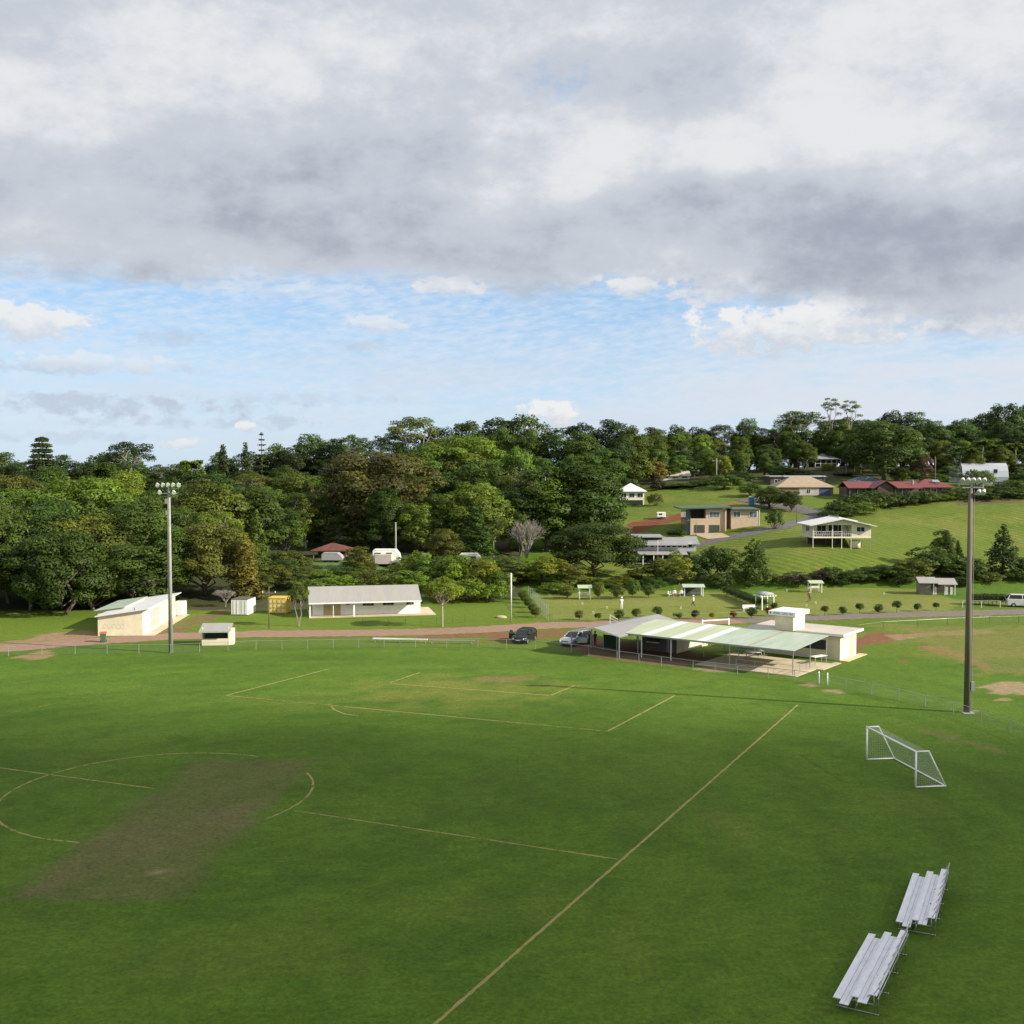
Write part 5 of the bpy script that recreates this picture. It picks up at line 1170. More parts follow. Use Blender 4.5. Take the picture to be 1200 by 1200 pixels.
def dugout():
    a, b_ = P(236.5, 756.5), P(264, 756.5); d = b_ - a; L = 3.0; t = thing('dugout', 'cream team dugout with sloping white awning roof on the field edge', 'dugout', a, ang(d) + R(5)); H = 1.95
    boxpart(t, 'front_wall', 'cream_wall', 0, L, 0, .12, 0, .75); boxpart(t, 'back_wall', 'dark_green_inside', .12, L - .12, 1.5, 1.6, 0, H)
    for x in (0, L - .12): boxpart(t, 'side_wall', 'cream_wall', x, x + .12, .125, 1.62, 0, H)
    for x in (0, L - .12): boxpart(t, 'corner_post', 'cream_wall', x, x + .12, .003, .12, .753, H)
    b = MB(); b.prism([(-.2, -.65, H - .25), (-.2, 1.8, H + .32), (-.2, 1.8, H + .22), (-.2, -.65, H - .38)], (L + .4, 0, 0)); b.build('roof', M_('pale_grey_roof'), t)
    boxpart(t, 'fascia', 'green_roof', -.2, L + .2, -.68, -.655, H - .42, H - .2); boxpart(t, 'bench', 'timber_grey', .15, L - .15, 1.0, 1.35, .42, .47)
    boxpart(t, 'side_annex', 'pale_cream', L + .003, L + .4, .3, 1.6, 0, 1.75)
dugout()
def container(px, py, W, H, Dp, rz, label, wall, front, nm):
    t = thing(nm, label, 'container', P(px, py), rz, 'storage containers at the forest edge')
    boxpart(t, 'body', wall, 0, W, .06, Dp, .08, H - .05); boxpart(t, 'roof', 'dark_wall' if front == 'white_paint' else wall, -.02, W + .02, .0, Dp + .02, H - .048, H + .02)
    for i in range(2):
        x = i * W / 2; d = boxpart(t, 'door', front, x + .03, x + W / 2 - .03, 0, .055, .12, H - .1)
        b = MB(); [b.tube((x + f * W / 2, -.02, .15), (x + f * W / 2, -.02, H - .12), .02, 6) for f in (.3, .7)]; b.build('lock_bar', M_('galv'), d)
        if nm == 'cage':
            pass
    return t
container(270.8, 721, 2.3, 2.15, 3.2, R(-6), 'small white storage container with dark roof at the forest edge', 'white_paint', 'white_paint', 'storage_container')
yc = container(314, 719.5, 2.5, 2.2, 2.4, R(-4), 'yellow storage container with rows of pale panels', 'yellow_paint', 'yellow_paint', 'storage_container')
for i in range(4):
    for j in range(3): boxpart(yc, 'pale_panel', 'pale_yellow', .18 + i * .58, .55 + i * .58, -.045, -.022, .30 + j * .62, .66 + j * .62)
def white_rooms():
    a, b_ = P(364, 724.5), P(491.7, 721); d = b_ - a; L = d.length; t = thing('clubrooms', 'long low white building with grey gable roof and front verandah', 'building', a, ang(d)); He, Dp = 2.02, 6.4; v = 1.5
    boxpart(t, 'slab', 'concrete', -.2, L + 2.2, -.1, v + Dp, -.1, .1)
    gable_walls(t, 'white_paint', .35, L - .05, v, v + Dp - 1.6, .1, He + .62, .95, 'x')
    b = MB(); ym = 3.9; zr = He + 1.75; b.prism([(-.25, -.25, He), (-.25, ym, zr), (-.25, 2 * ym - .6, He + .3), (-.25, 2 * ym - .6, He + .2), (-.25, ym, zr - .1), (-.25, -.25, He - .1)], (L + .5, 0, 0)); b.build('roof', M_('pale_grey_roof'), t)
    boxpart(t, 'gutter', 'white_paint', -.25, L + .25, -.33, -.255, He - .15, He + .02)
    for x, w_ in ((-.15, .16), (2.95, .08), (5.6, .22)): boxpart(t, 'verandah_post', 'white_paint', x, x + w_, -.05, .1, .1, He - .11)
    d1 = boxpart(t, 'door', 'tan_door', 1.75, 2.85, v - .05, v - .003, .12, 2.0); d2 = boxpart(t, 'door', 'tan_door', 2.95, 4.0, v - .05, v - .003, .12, 2.0)
    window(t, 4.8, 5.2, 1.55, 1.95, v, -1, 'dark_inside', 'pole_grey', 0)
    for x in (7.0, 9.7, 12.9): window(t, x, x + (1.4 if x < 12 else .9), 1.35, 1.85, v, -1, 'dark_inside', 'pole_grey', 2)
    boxpart(t, 'end_annex', 'pale_cream', L, L + .35, v + .5, v + 2.5, .1, 1.7)
white_rooms()

# ---------------------------------------------------------------- croquet shelters
def lawn_shelter(px, py, wpx, hpx, label, roof, closed=False, rz=0.0):
    g = P(px, py); k = g.y / FPX; W, H = wpx * k, hpx * k; t = thing('lawn_shelter', label, 'shelter', g, rz, 'small shelters along the croquet lawns'); Dp = 1.6
    for x in (-W / 2 + .08, W / 2 - .08):
        for y in (0, Dp): boxpart(t, 'post', 'white_paint', x - .06, x + .06, y - .06, y + .06, 0, H - .35 + (.15 if y else 0))
    b = MB(); b.prism([(-W / 2 - .2, -.35, H - .33), (-W / 2 - .2, Dp * .6, H), (-W / 2 - .2, Dp + .35, H - .2), (-W / 2 - .2, Dp + .35, H - .28), (-W / 2 - .2, Dp * .6, H - .08), (-W / 2 - .2, -.35, H - .42)], (W + .4, 0, 0)); b.build('roof', M_(roof), t)
    if closed:
        boxpart(t, 'back_wall', 'dark_green_inside', -W / 2 + .15, W / 2 - .15, Dp - .12, Dp - .065, 0, H - .35); boxpart(t, 'side_wall', 'dark_green_inside', -W / 2 + .05, -W / 2 + .1, .1, Dp - .13, 0, H - .4); boxpart(t, 'bench', 'timber_grey', -W / 2 + .3, W / 2 - .3, .8, 1.2, .4, .45)
    else: boxpart(t, 'seat', 'timber_grey', -W / 2 + .15, W / 2 - .15, .7, 1.1, .42, .47); boxpart(t, 'backrest', 'white_paint', -W / 2 + .15, W / 2 - .15, 1.2, 1.25, .6, .95)
lawn_shelter(685.5, 702.5, 14, 16.5, 'pale green roofed open shelter beside the bushy hedge', 'yellow_green_roof')
lawn_shelter(813, 699, 23, 14, 'dark walled shelter with green roof behind the seated people', 'green_roof', True)
lawn_shelter(956.5, 694.5, 14, 14, 'pale green roofed open shelter behind the person in brown', 'yellow_green_roof')
def tool_shed():
    g = P(1079, 697); k = g.y / FPX; t = thing('shed', 'weathered timber shed with sagging grey roof at the lawn edge', 'shed', g, R(-8)); W = 5.2
    boxpart(t, 'wall', 'timber_grey', 0, 1.6, .3, 3.2, 0, 2.0); boxpart(t, 'back_wall', 'dark_wall', 1.603, W, 3.1, 3.2, 0, 1.9)
    b = MB(); b.prism([(-.4, -.4, 1.9), (-.4, 1.8, 2.65), (-.4, 3.5, 1.9), (-.4, 3.5, 1.82), (-.4, 1.8, 2.57), (-.4, -.4, 1.82)], (2.9, 0, 0)); b.prism([(2.52, -.4, 1.72), (2.52, 1.8, 2.5), (2.52, 3.5, 1.8), (2.52, 3.5, 1.72), (2.52, 1.8, 2.42), (2.52, -.4, 1.64)], (2.9, 0, 0)); b.build('roof', M_('pale_grey_roof'), t)
    for x in (1.9, 3.6, 5.1): boxpart(t, 'post', 'white_paint', x - .06, x + .06, -.06, .06, 0, 1.8 if x < 2.5 else 1.68)
    for x in (2.2, 3.9, 4.6): boxpart(t, 'stored_frame', 'white_paint', x, x + .35, .8, .86, 0, 1.2)
tool_shed()
def pergola():
    g = P(893, 715); t = thing('pergola', 'white arched garden pergola at the end of the clipped hedge', 'pergola', g, R(20)); W = 1.9
    for x in (0, W):
        for y in (0, 1.6): boxpart(t, 'post', 'white_paint', x - .06, x + .06, y - .06, y + .06, 0, 1.85)
    b = MB(); b.box(-.35, W + .35, -.08, .08, 1.853, 1.97); b.box(-.35, W + .35, 1.52, 1.68, 1.853, 1.97)
    for x in np.linspace(-.2, W + .2, 6): b.box(x - .04, x + .04, -.25, 1.85, 1.973, 2.06)
    b.build('beam', M_('white_paint'), t)
    b = MB(); pts = [(W / 2 + 1.0 * math.cos(a), -.1, 2.065 + .42 * math.sin(a)) for a in np.linspace(0, PI, 11)]; b.prism(pts, (0, 1.8, 0)); b.build('arched_roof', M_('canvas_grey'), t, True)
    gt = thing('garden_bench', 'white garden bench beside the pergola', 'bench', P(878, 716), R(5)); boxpart(gt, 'seat', 'white_paint', -.9, .9, -.2, .2, .38, .43); boxpart(gt, 'backrest', 'white_paint', -.9, .9, .2, .24, .45, .85)
    for x in (-.8, .8): boxpart(gt, 'leg', 'white_paint', x - .04, x + .04, -.18, .18, 0, .38)
pergola()

# ---------------------------------------------------------------- houses on the hill
def stilt_house():
    Y = 200; g = G(953, Y); t = thing('stilt_house', 'cream house on tall stilts with white roof and open deck on the paddock', 'house', g, R(0)); k = Y / FPX
    W = 10.6; Dp = 8.5; zf = D(960, 629, Y).z - g.z; H = 2.15
    boxpart(t, 'floor', 'pale_cream', 0, W, 0, Dp, zf - .25, zf)
    boxpart(t, 'wall', 'cream_wall', 7.05, W, .05, Dp, zf + .003, zf + H + .1); boxpart(t, 'inner_wall', 'cream_wall', .3, 7.0, 2.6, Dp, zf + .003, zf + H + .1)
    window(t, 8.0, 9.4, zf + .95, zf + 1.75, .05, -1); window(t, 1.5, 3.1, zf + .3, zf + 1.9, 2.6, -1); window(t, 3.6, 6.2, zf + .1, zf + 2.0, 2.6, -1, mull=2); window(t, 3.5, 5.5, zf + .8, zf + 1.8, .3, -1, axis='x')
    b = MB(); xm = 5.3; z0 = zf + H; b.prism([(-.7, -.9, z0 - .02), (xm, -.9, z0 + 1.2), (W + .8, -.9, z0 - .15), (W + .8, -.9, z0 - .30), (xm, -.9, z0 + 1.05), (-.7, -.9, z0 - .17)], (0, Dp + 1.3, 0)); b.build('roof', M_('white_roof'), t)
    b = MB(); b.prism([(xm + .2, 2.6, z0 + 1.18), (xm + .2, 2.6, z0 + 1.36), (W + 1.0 - 2.6, 2.6, z0 + .60), (W + 1.0 - 2.6, 2.6, z0 + .42)], (0, Dp - 1.5, 0)); b.build('upper_roof', M_('white_roof'), t)
    b = MB(); b.prism([(.2, .1, z0 + .12), (xm, .1, z0 + .98), (W - .05, .1, z0 + .05), (W - .05, .1, z0 - .05), (.2, .1, z0 + .0)], (0, .1, 0)); b.build('gable_panel', M_('cream_wall'), t)
    for x in (.1, 3.6, 5.3, 7.0, W - .1):
        for y in (.1, 4.2, Dp - .1):
            zg = tz(g.x + x, g.y + y) - g.z; boxpart(t, 'stilt', 'pale_cream' if y < 1 and x < 7.1 else 'pole_grey', x - .05, x + .05, y - .05, y + .05, zg - .2, zf - .255)
    boxpart(t, 'undercroft_dark_panel', 'timber_dark', .3, 7.3, 4.5, 4.56, -1.2, zf - .26)  # dark sheet added to stand in for the shade beneath the floor
    for x in (.1, 3.6, 5.3): boxpart(t, 'deck_post', 'white_paint', x - .06, x + .06, .03, .15, zf + .003, z0 + (.05 if x < 1 else .7))
    for z in (.5, .95):
        b = MB(); b.tube((.1, .05, zf + z), (7.0, .05, zf + z), .025); b.tube((.08, .05, zf + z), (.08, 2.6, zf + z), .025); b.build('balustrade', M_('white_paint'), t)
    b = MB(); [b.tube((x, .05, zf), (x, .05, zf + .95), .02) for x in np.linspace(.3, 6.9, 18)]; b.build('baluster', M_('white_paint'), t)
    b = MB(); b.lathe([(1.0, 0), (1.0, 1.3), (.9, 1.4)], 20, (8.2, 1.8, tz(g.x + 8.2, g.y + 1.8) - g.z)); b.build('water_tank', M_('cream_wall'), t, True)
    for x, m in ((2.4, 'blue_plastic'), (3.0, 'red_cloth'), (4.2, 'skin'), (4.9, 'skin')):
        c = thing('deck_chair', {'blue_plastic': 'blue chair on the deck of the stilt house', 'red_cloth': 'red chair on the deck of the stilt house', 'skin': 'tan chair on the deck of the stilt house'}[m], 'chair', g + Vector((x, .9, zf + .003)), .1, 'chairs on the stilt house deck')
        boxpart(c, 'seat', m, -.25, .25, -.2, .25, .38, .44); boxpart(c, 'backrest', m, -.25, .25, .25, .3, .38, .9)
        for lx in (-.2, .2): boxpart(c, 'leg', m, lx - .02, lx + .02, -.16, .2, 0, .38)
stilt_house()
def garage_house():
    Y = 226; g = D(809, 624.5, Y); t = thing('garage_house', 'tan brick two storey house with two garage doors and a low side wing', 'house', g, R(0)); k = Y / FPX; W = 40 * k; H = 29 * k
    boxpart(t, 'wall', 'brick_tan', 0, W, 0, 8, -1.5, 2.45); boxpart(t, 'upper_wall', 'brick_tan', 18 * k, W, 0, 8, 2.455, H - .2); boxpart(t, 'balcony_back', 'dark_inside', 0.05, 18 * k - .003, 2.2, 8, 2.455, H - .25)
    boxpart(t, 'balcony_wall', 'brick_tan', 0, 18 * k - .003, -.02, .15, 2.455, 2.95); boxpart(t, 'side_glazing', 'grey_glass', -.9, -.003, .5, 7, -.8, H - .3); boxpart(t, 'balcony_post', 'timber_dark', 0, .15, .16, .3, 2.96, H - .25)
    for x0 in (4.8, 22.2): d = boxpart(t, 'garage_door', 'garage_green', x0 * k, (x0 + 12) * k, -.06, -.003, .05, 9.3 * k)
    window(t, 22.5 * k, 34 * k, 12.6 * k + 1.0, 12.6 * k + 2.1, 0, -1, 'grey_glass', 'white_paint', 2)
    boxpart(t, 'side_wall', 'brick_tan', W + .003, W + .35, -.3, .2, 0, H - .1); boxpart(t, 'recess', 'dark_wall', W + .355, 48 * k, 1.4, 8, -.5, H - .5)
    boxpart(t, 'wing_wall', 'brick_tan', 48 * k + .003, 80.5 * k, .2, 7.5, -1.0, 27 * k)
    window(t, 50.5 * k, 58.5 * k, 18.5 * k, 25 * k, .2, -1, 'grey_glass', 'white_paint', 1); window(t, 69.5 * k, 78 * k, 18.5 * k, 25 * k, .2, -1, 'grey_glass', 'white_paint', 1)
    boxpart(t, 'corner_trim', 'white_paint', 80.5 * k, 81.3 * k, .15, .3, -1.0, 27 * k)
    b = MB(); b.slab([(-2.2, -.8, H + .05), (48 * k, -.8, H + .25), (48 * k, 8.5, H + .45), (-2.2, 8.5, H + .15)], .24); b.slab([(48 * k + .003, -.5, 27 * k + .22), (81.5 * k, -.5, 27 * k + .22), (81.5 * k, 8, 27 * k + .32), (48 * k + .003, 8, 27 * k + .32)], .2); b.build('roof', M_('green_fascia'), t)
garage_house()
sheet('driveway', [hit(809, 625), hit(846, 625), hit(856, 629.5), hit(830, 632)], PAVE, .06)
def long_house():
    Y = 200; g = D(739, 664, Y); t = thing('long_house', 'long grey roofed house with a row of white framed windows behind trees', 'house', g, R(0)); k = Y / FPX; W = 82 * k
    zf = 17.5 * k; He = 26.5 * k
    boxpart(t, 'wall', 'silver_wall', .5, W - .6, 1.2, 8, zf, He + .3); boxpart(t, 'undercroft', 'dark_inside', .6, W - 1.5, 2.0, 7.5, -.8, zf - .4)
    b = MB(); b.slab([(0, -.1, He - .15), (67 * k, -.1, He - .15), (67 * k, 4, He + 1.0), (0, 4, He + 1.0)], .12); b.slab([(67 * k + .003, .8, He - .05), (W, .8, He - .05), (W, 4.5, He + 1.15), (67 * k + .003, 4.5, He + 1.15)], .12); b.slab([(0, 4.01, He + 1.0), (W, 4.01, He + 1.0), (W, 9, He - .2), (0, 9, He - .2)], .12); b.build('roof', M_('grey_roof'), t)
    boxpart(t, 'clerestory', 'dark_inside', .4, 39 * k, 2.6, 6, He + .65, He + 1.05); b = MB(); b.slab([(0.1, 2.0, He + 1.18), (40 * k, 2.0, He + 1.18), (40 * k, 6.4, He + 1.45), (.1, 6.4, He + 1.45)], .12); b.build('upper_roof', M_('slate_roof'), t)
    for i, x in enumerate((4.5, 9.5, 17, 24, 31, 37, 43.5, 50, 57, 62.5, 69)): window(t, x * k, (x + 4.2) * k, zf + .75, zf + 1.45, 1.2, -1, 'dark_glass', 'white_paint', 0)
    b = MB(); b.slab([(8 * k, -1.6, zf - .35), (W - 2.5, -1.6, zf - .35), (W - 2.5, 1.1, zf + .15), (8 * k, 1.1, zf + .15)], .1); b.build('verandah_roof', M_('pale_grey_roof'), t)
    for x in (13, 25.5, 36): boxpart(t, 'verandah_post', 'white_paint', x * k, x * k + .15, -1.5, -1.35, -1.2, zf - .47)
    boxpart(t, 'deck_rail', 'timber_grey', 2 * k, 26 * k, -1.45, -1.38, .65, .8); boxpart(t, 'deck', 'timber_dark', 2 * k, 30 * k, -1.5, 2, -.5, -.3)
    b = MB(); b.tube((31 * k, -.9, zf - 1.2), (31 * k, -.9, He + .8), .05); b.build('downpipe', M_('white_paint'), t)
long_house()
def small_house(px, py, Y, wpx, hpx, dp, label, wall, roof, kind='hip', rise=1.4, wins=2, name='house', rz=0, over=.5, nofront=False, verandah=False, wing=None):
    g = D(px, py, Y); k = Y / FPX; W, H = wpx * k, hpx * k; t = thing(name, label, 'house', g, rz)
    boxpart(t, 'wall', wall, 0, W, 0 if not verandah else 1.6, dp, -1.5, H)
    if kind == 'hip': hip_roof(t, roof, 0, W, 0, dp, H + .1, rise, over)
    elif kind == 'gx': gable_roof(t, roof, 0, W, 0, dp, H + .15, rise, over)
    else: b = MB(); b.slab([(-over, -over, H + .2), (W + over, -over, H + .2), (W + over, dp + over, H + rise), (-over, dp + over, H + rise)], .18); b.build('roof', M_(roof), t)
    y = 0 if not verandah else 1.6
    for i in range(wins):
        c = W * (i + .5) / wins; window(t, c - min(.7, W / wins * .32), c + min(.7, W / wins * .32), H * .40, H * .80, y, -1, 'dark_glass', 'white_paint', 1)
    if verandah:
        for x in np.linspace(.1, W - .1, 5): boxpart(t, 'verandah_post', 'white_paint', x - .06, x + .06, .0, .12, -.3, H)
        boxpart(t, 'deck', 'timber_grey', 0, W, 0, 1.59, -.4, -.2); boxpart(t, 'rail', 'white_paint', 0, W, .02, .08, .7, .78)
    return t
small_house(726, 587, 265, 29, 11, 6, 'small white house with white pyramid roof at the forest edge', 'pale_cream', 'white_roof', rise=1.9, wins=3, over=.6)
boxpart(bpy.data.objects['house'], 'undercroft_dark_panel', 'shade_cloth', .3, 5.6, -.06, -.003, -1.5, .2)
small_house(774, 562, 305, 34, 4.5, 6, 'long low house with pinkish roof among trees at the hill top', 'pale_cream', 'flat_roof', 'gx', 1.2, 3, over=.4)
h = small_house(910.5, 580.5, 268, 66, 9.5, 9, 'brown tiled hip roof house with a garage at the upper road', 'brick_brown', 'brown_tile', rise=2.5, wins=0, over=.35)
window(h, 5.5, 6.3, .6, 1.5, 0, -1); window(h, 8.2, 9.2, .9, 1.5, 0, -1); boxpart(h, 'garage_door', 'blue_door', 10.4, 13.0, -.06, -.003, 0, 1.75); boxpart(h, 'pale_panel', 'flat_roof', 5.3, 10.2, -.05, -.003, .0, 1.85); window(h, 7.2, 8.0, .5, 1.5, -.05, -1)
h = small_house(903, 574, 288, 64, 15, 7, 'dark flat roofed house behind the brown tiled house', 'dark_wall', 'slate_roof', 'flat', .35, 4, over=.4); boxpart(h, 'pale_fascia', 'silver_wall', 3.2, 14.2, -.5, -.41, 3.35, 3.75)
small_house(955, 546, 330, 26, 8, 7, 'small grey hip roofed cottage with white verandah posts in the trees', 'timber_dark', 'slate_roof', rise=1.7, wins=2, over=.6, verandah=True)
small_house(992, 580, 288, 56, 11, 9, 'blue grey hip roof house behind the red roofed house', 'white_paint', 'blue_roof', rise=2.2, wins=5, over=.5)
def red_house():
    Y = 262; g = D(992, 582, Y); k = Y / FPX; t = thing('red_house', 'dark house with long red roof and a projecting front gable', 'house', g); W = 84 * k; H = 11.0 * k
    boxpart(t, 'wall', 'dark_wall', 0, W, 0, 6, -1.5, H); gable_roof(t, 'red_roof', 0, W, -1.8, 6.5, H, 1.35, .3)
    boxpart(t, 'gable_wing', 'timber_dark', 29 * k, 47 * k, -4.5, -.003, -1.5, H - .05); gable_roof(t, 'red_roof', 25 * k, 51 * k, -4.8, 1.5, H + .02, 1.65, .25, along='y', name='gable_roof')
    b = MB(); b.prism([(29 * k, -4.45, H - .05), (47 * k, -4.45, H - .05), (38 * k, -4.45, H + 1.35)], (0, .1, 0)); b.build('gable_panel', M_('dark_wall'), t)
    for x in (1, 10, 19, 54, 62, 70): boxpart(t, 'verandah_post', 'timber_grey', x * k, x * k + .12, -1.75, -1.62, -1, H - .3)
    for x in (5, 14, 57, 66): window(t, x * k, (x + 5) * k, .7, 1.7, 0, -1, 'grey_glass', 'timber_grey', 1)
    b = MB(); b.tube((78 * k, .5, H), (78 * k, .5, H + 1.7), .28, 12); b.build('chimney', M_('pole_grey'), t)
red_house()
h = small_house(1073, 579.5, 264, 42, 8.2, 7, 'red hip roofed pavilion house with a solar panel on its roof', 'dark_wall', 'red_roof', rise=1.9, wins=3, over=.7)
b = MB(); b.slab([(4.4, 1.0, 3.05), (6.2, 1.0, 3.05), (6.0, 1.9, 3.52), (4.6, 1.9, 3.52)], .05); b.build('solar_panel', M_('solar'), h)
def barn():
    Y = 292; g = D(1128, 565, Y); k = Y / FPX; t = thing('barn', 'silver curved roof barn with a small dark gable window', 'barn', g, R(-14)); L, Dp, H = 11.2, 8.5, 5.0
    sec = [(0, -1.2), (0, 1.4), (.7, 3.0), (1.9, 4.3), (3.6, 4.95), (Dp / 2, 5.05), (4.9, 4.95), (6.6, 4.3), (7.8, 3.0), (Dp, 1.4), (Dp, -1.2)]
    b = MB(); b.prism([(0.0, y, z) for y, z in sec], (L, 0, 0)); b.build('roof', M_('silver_wall'), t, False)
    b = MB(); b.prism([(L + .003, y * .97 + .1, z - .12) for y, z in sec], (.12, 0, 0)); b.build('gable_wall', M_('flat_roof'), t); window(t, 3.4, 5.0, 2.6, 3.9, L + .125, 1, 'dark_glass', 'white_paint', 1, axis='x')
    b = MB(); b.prism([(-3.2, y * .7 + 1.5, z * .85 - .1) for y, z in sec], (3.19, 0, 0)); b.build('side_roof', M_('silver_wall'), t)
    window(t, 7.6, 8.6, 2.4, 3.4, .35, -1, 'dark_glass', 'white_paint', 0)
barn()
# caravan park in the clearing
def red_hut():
    g = D(366, 656, 197); k = 197 / FPX; t = thing('hut', 'low rusty red hip roofed hut in the forest clearing', 'hut', g); W = 42 * k
    boxpart(t, 'wall', 'dark_wall', .8, W - .6, 1.2, 5, -1, 10.5 * k); hip_roof(t, 'rust_roof', 0, W, 0, 6, 11 * k, 1.15, .3)
    for x in (.2, 2.2, 4.4, 6.4): boxpart(t, 'post', 'timber_grey', x - .06, x + .06, .1, .22, -1, 11 * k - .17)
    window(t, 2.6, 4.0, .5, 1.3, 1.2, -1)
red_hut()
def caravan(px, py, Y, wpx, hpx, label, m, shape='van', rz=0.0):
    g = D(px, py, Y); g.z = tz(g.x, g.y); k = Y / FPX; W, H = wpx * k, hpx * k; t = thing('caravan', label, 'caravan', g, rz, 'caravans in the forest clearing')
    pr = [(0, .35), (0, H - .25), (.25, H), (W - .9, H), (W - .3, H * .75), (W, H * .45), (W - .2, .35)]
    b = MB(); b.prism([(x, 0, z) for x, z in pr], (0, 2.2, 0)); b.build('body', M_(m), t, bevel=.06)
    b = MB(); b.prism([(x, -.02, z) for x, z in ((.0, H - .3), (.27, H + .02), (W - .9, H + .02), (W - .8, H - .12), (.3, H - .12))], (0, 2.24, 0)); b.build('roof', M_('white_paint' if m != 'canvas_grey' else m), t)
    if m != 'canvas_grey':
        for x in (.5, W * .5): window(t, x, x + .9, H * .52, H * .78, 0, -1, 'dark_glass', 'pole_grey', 0)
    for x in (W * .35, W * .55): q = MB(); q.tube((x, .05, .32), (x, .25, .32), .32, 14); q.build('wheel', M_('tyre'), t)
    return t
caravan(376.5, 659, 190, 25, 11, 'grey covered caravan in front of the rusty red hut', 'canvas_grey')
cv = caravan(436.5, 661, 190, 33, 18, 'white caravan with an awning below the bare power pole', 'white_paint'); boxpart(cv, 'awning', 'flat_roof', .6, 3.4, -1.6, -.003, .3, 1.9)
caravan(538, 659, 190, 27, 15, 'white caravan between yellow green bushes and the dead tree', 'white_paint')
caravan(492, 660, 192, 26, 12, 'pale covered caravan half hidden by bushes', 'flat_roof')
def portable_toilet():
    g = hit(881, 593); t = thing('portable_toilet', 'blue portable toilet with white roof at the hill road', 'toilet', g); W, H = 1.15, 2.0
    boxpart(t, 'cabin', 'blue_plastic', -W / 2, W / 2, 0, W, .1, H, bevel=.04); boxpart(t, 'door', 'blue_plastic', -.35, .35, -.04, -.002, .15, H - .2); b = MB(); b.prism([(-W / 2 - .05, -.06, H), (0, -.06, H + .3), (W / 2 + .05, -.06, H)], (0, W + .12, 0)); b.build('roof', M_('white_paint'), t)
portable_toilet()
def trailer(px, py, Y, label, L=2.4):
    g = hit(px, py); t = thing('trailer', label, 'trailer', g); boxpart(t, 'body', 'white_paint', 0, L, 0, 1.6, .5, 1.6, bevel=.08); boxpart(t, 'window', 'dark_glass', .4, 1.1, -.02, -.002, 1.0, 1.35); q = MB(); q.tube((L * .5, -.02, .3), (L * .5, .2, .3), .3, 12); q.build('wheel', M_('tyre'), t); q = MB(); q.tube((L, .8, .55), (L + .8, .8, .5), .05); q.build('tow_bar', M_('pole_grey'), t)
trailer(887.5, 590, 244, 'small white box trailer beside the portable toilet', 1.8)
trailer(770, 609, 246, 'white box trailer on the red soil bed', 1.9)
# ---------------------------------------------------------------- plants one can point to
T = plant_px
T('round', 155, 636, 158, 118, col='dark', label='dark dense round tree spreading behind the cream shed', idx=1)
T('round', 108, 655, 154, 70, col='dark', label='dark rounded tree at the forest edge left of the cream shed', idx=2)
T('broad', 240, 612, 166, 120, col='olive', label='wide olive tree behind the white container', idx=0)
T('cone', 287, 622, 163, 44, col='rust', label='orange brown conical tree behind the white container', idx=0)
T('bare_bush', 263, 690, 157, 34, label='leafless grey bush beside the white container', cat='bush', name='bush')
T('tall', 60, 600, 160, 90, col='dark', label='tall dark tree with pale trunk at the far forest edge', idx=0)
T('broad', 95, 560, 195, 150, col='light', label='broad light green tree above the forest edge', idx=1)
T('broad', 440, 528, 222, 165, col='brown', label='huge brownish spreading tree on the forest slope', idx=0)
T('cone', 427, 575, 213, 44, col='mid', label='mid green conical tree in front of the huge brown tree', idx=1)
T('round', 388, 596, 214, 54, col='dark', label='dark round tree above the rusty red hut', idx=3)
T('round', 334, 598, 200, 56, col='mid', label='mid green round tree left of the rusty red hut', idx=0)
T('broad', 545, 512, 262, 120, col='light', label='light green broad tree below the skyline', idx=1)
T('open', 487, 485, 290, 72, col='olive', label='tall open gum tree with pale limbs on the skyline', idx=0)
T('open', 414, 507, 285, 50, col='mid', label='flat topped gum tree on the skyline by the tall gum', idx=1)
T('open', 455, 505, 292, 48, col='dark', label='small flat topped dark tree beside the tall open gum', idx=1)
T('sparse', 606, 523, 238, 40, col='light', label='slender tree with white trunk on the forested slope')
T('tall', 680, 538, 214, 95, col='dark', label='tall dark green tree at the end of the forest', idx=1)
T('tall', 640, 548, 212, 80, col='mid', label='tall leafy tree behind the dead grey tree', idx=2)
T('tall', 706, 552, 216, 56, col='dark', label='dark tree partly hiding the white pyramid roof house', idx=0)
T('broad', 697, 612, 186, 118, col='dark', label='broad dark green tree beside the long grey house', idx=0)
T('bare', 617, 607, 188, 35, label='dead leafless grey tree in front of the forest', idx=0)
T('cone', 557, 592, 198, 56, col='dark', label='dark conical tree behind the white caravans', idx=0)
T('round', 520, 622, 192, 46, col='olive', label='grey olive tree between the caravans', idx=2)
T('pine', 50, 513, 268, 44, col='black', label='dark layered pine standing out on the skyline', idx=1)
T('open', 152, 514, 272, 66, col='black', label='dark open crowned tree on the skyline right of the pine', idx=0)
T('spire', 307, 507, 282, 22, col='black', label='thin spire topped pine rising above the skyline')
for px, tp, w_ in ((262, 519, 34), (288, 516, 36)): T('cone', px, tp, 278, w_, col='black', label='dark spiky conifer on the skyline beside the spire topped pine', group='dark conifers beside the spire')
T('umbrella', 972, 462, 335, 24, col='olive', label='tallest umbrella crowned gum on the skyline', idx=0)
T('umbrella', 995, 465, 338, 26, col='olive', label='second umbrella crowned gum just beyond the tallest one', idx=0)
T('open', 935, 479, 338, 62, col='mid', label='wide open gum crown on the skyline beside the umbrella gums', idx=0)
T('round', 1035, 492, 292, 92, col='dark', label='massive dark tree rising behind the red roofed house', idx=1)
T('sparse', 992, 520, 312, 30, col='mid', label='pale trunked tree beside the grey cottage')
T('column', 885, 630, 181, 38, col='dark', label='dense upright dark tree at the croquet lawn edge', idx=0)
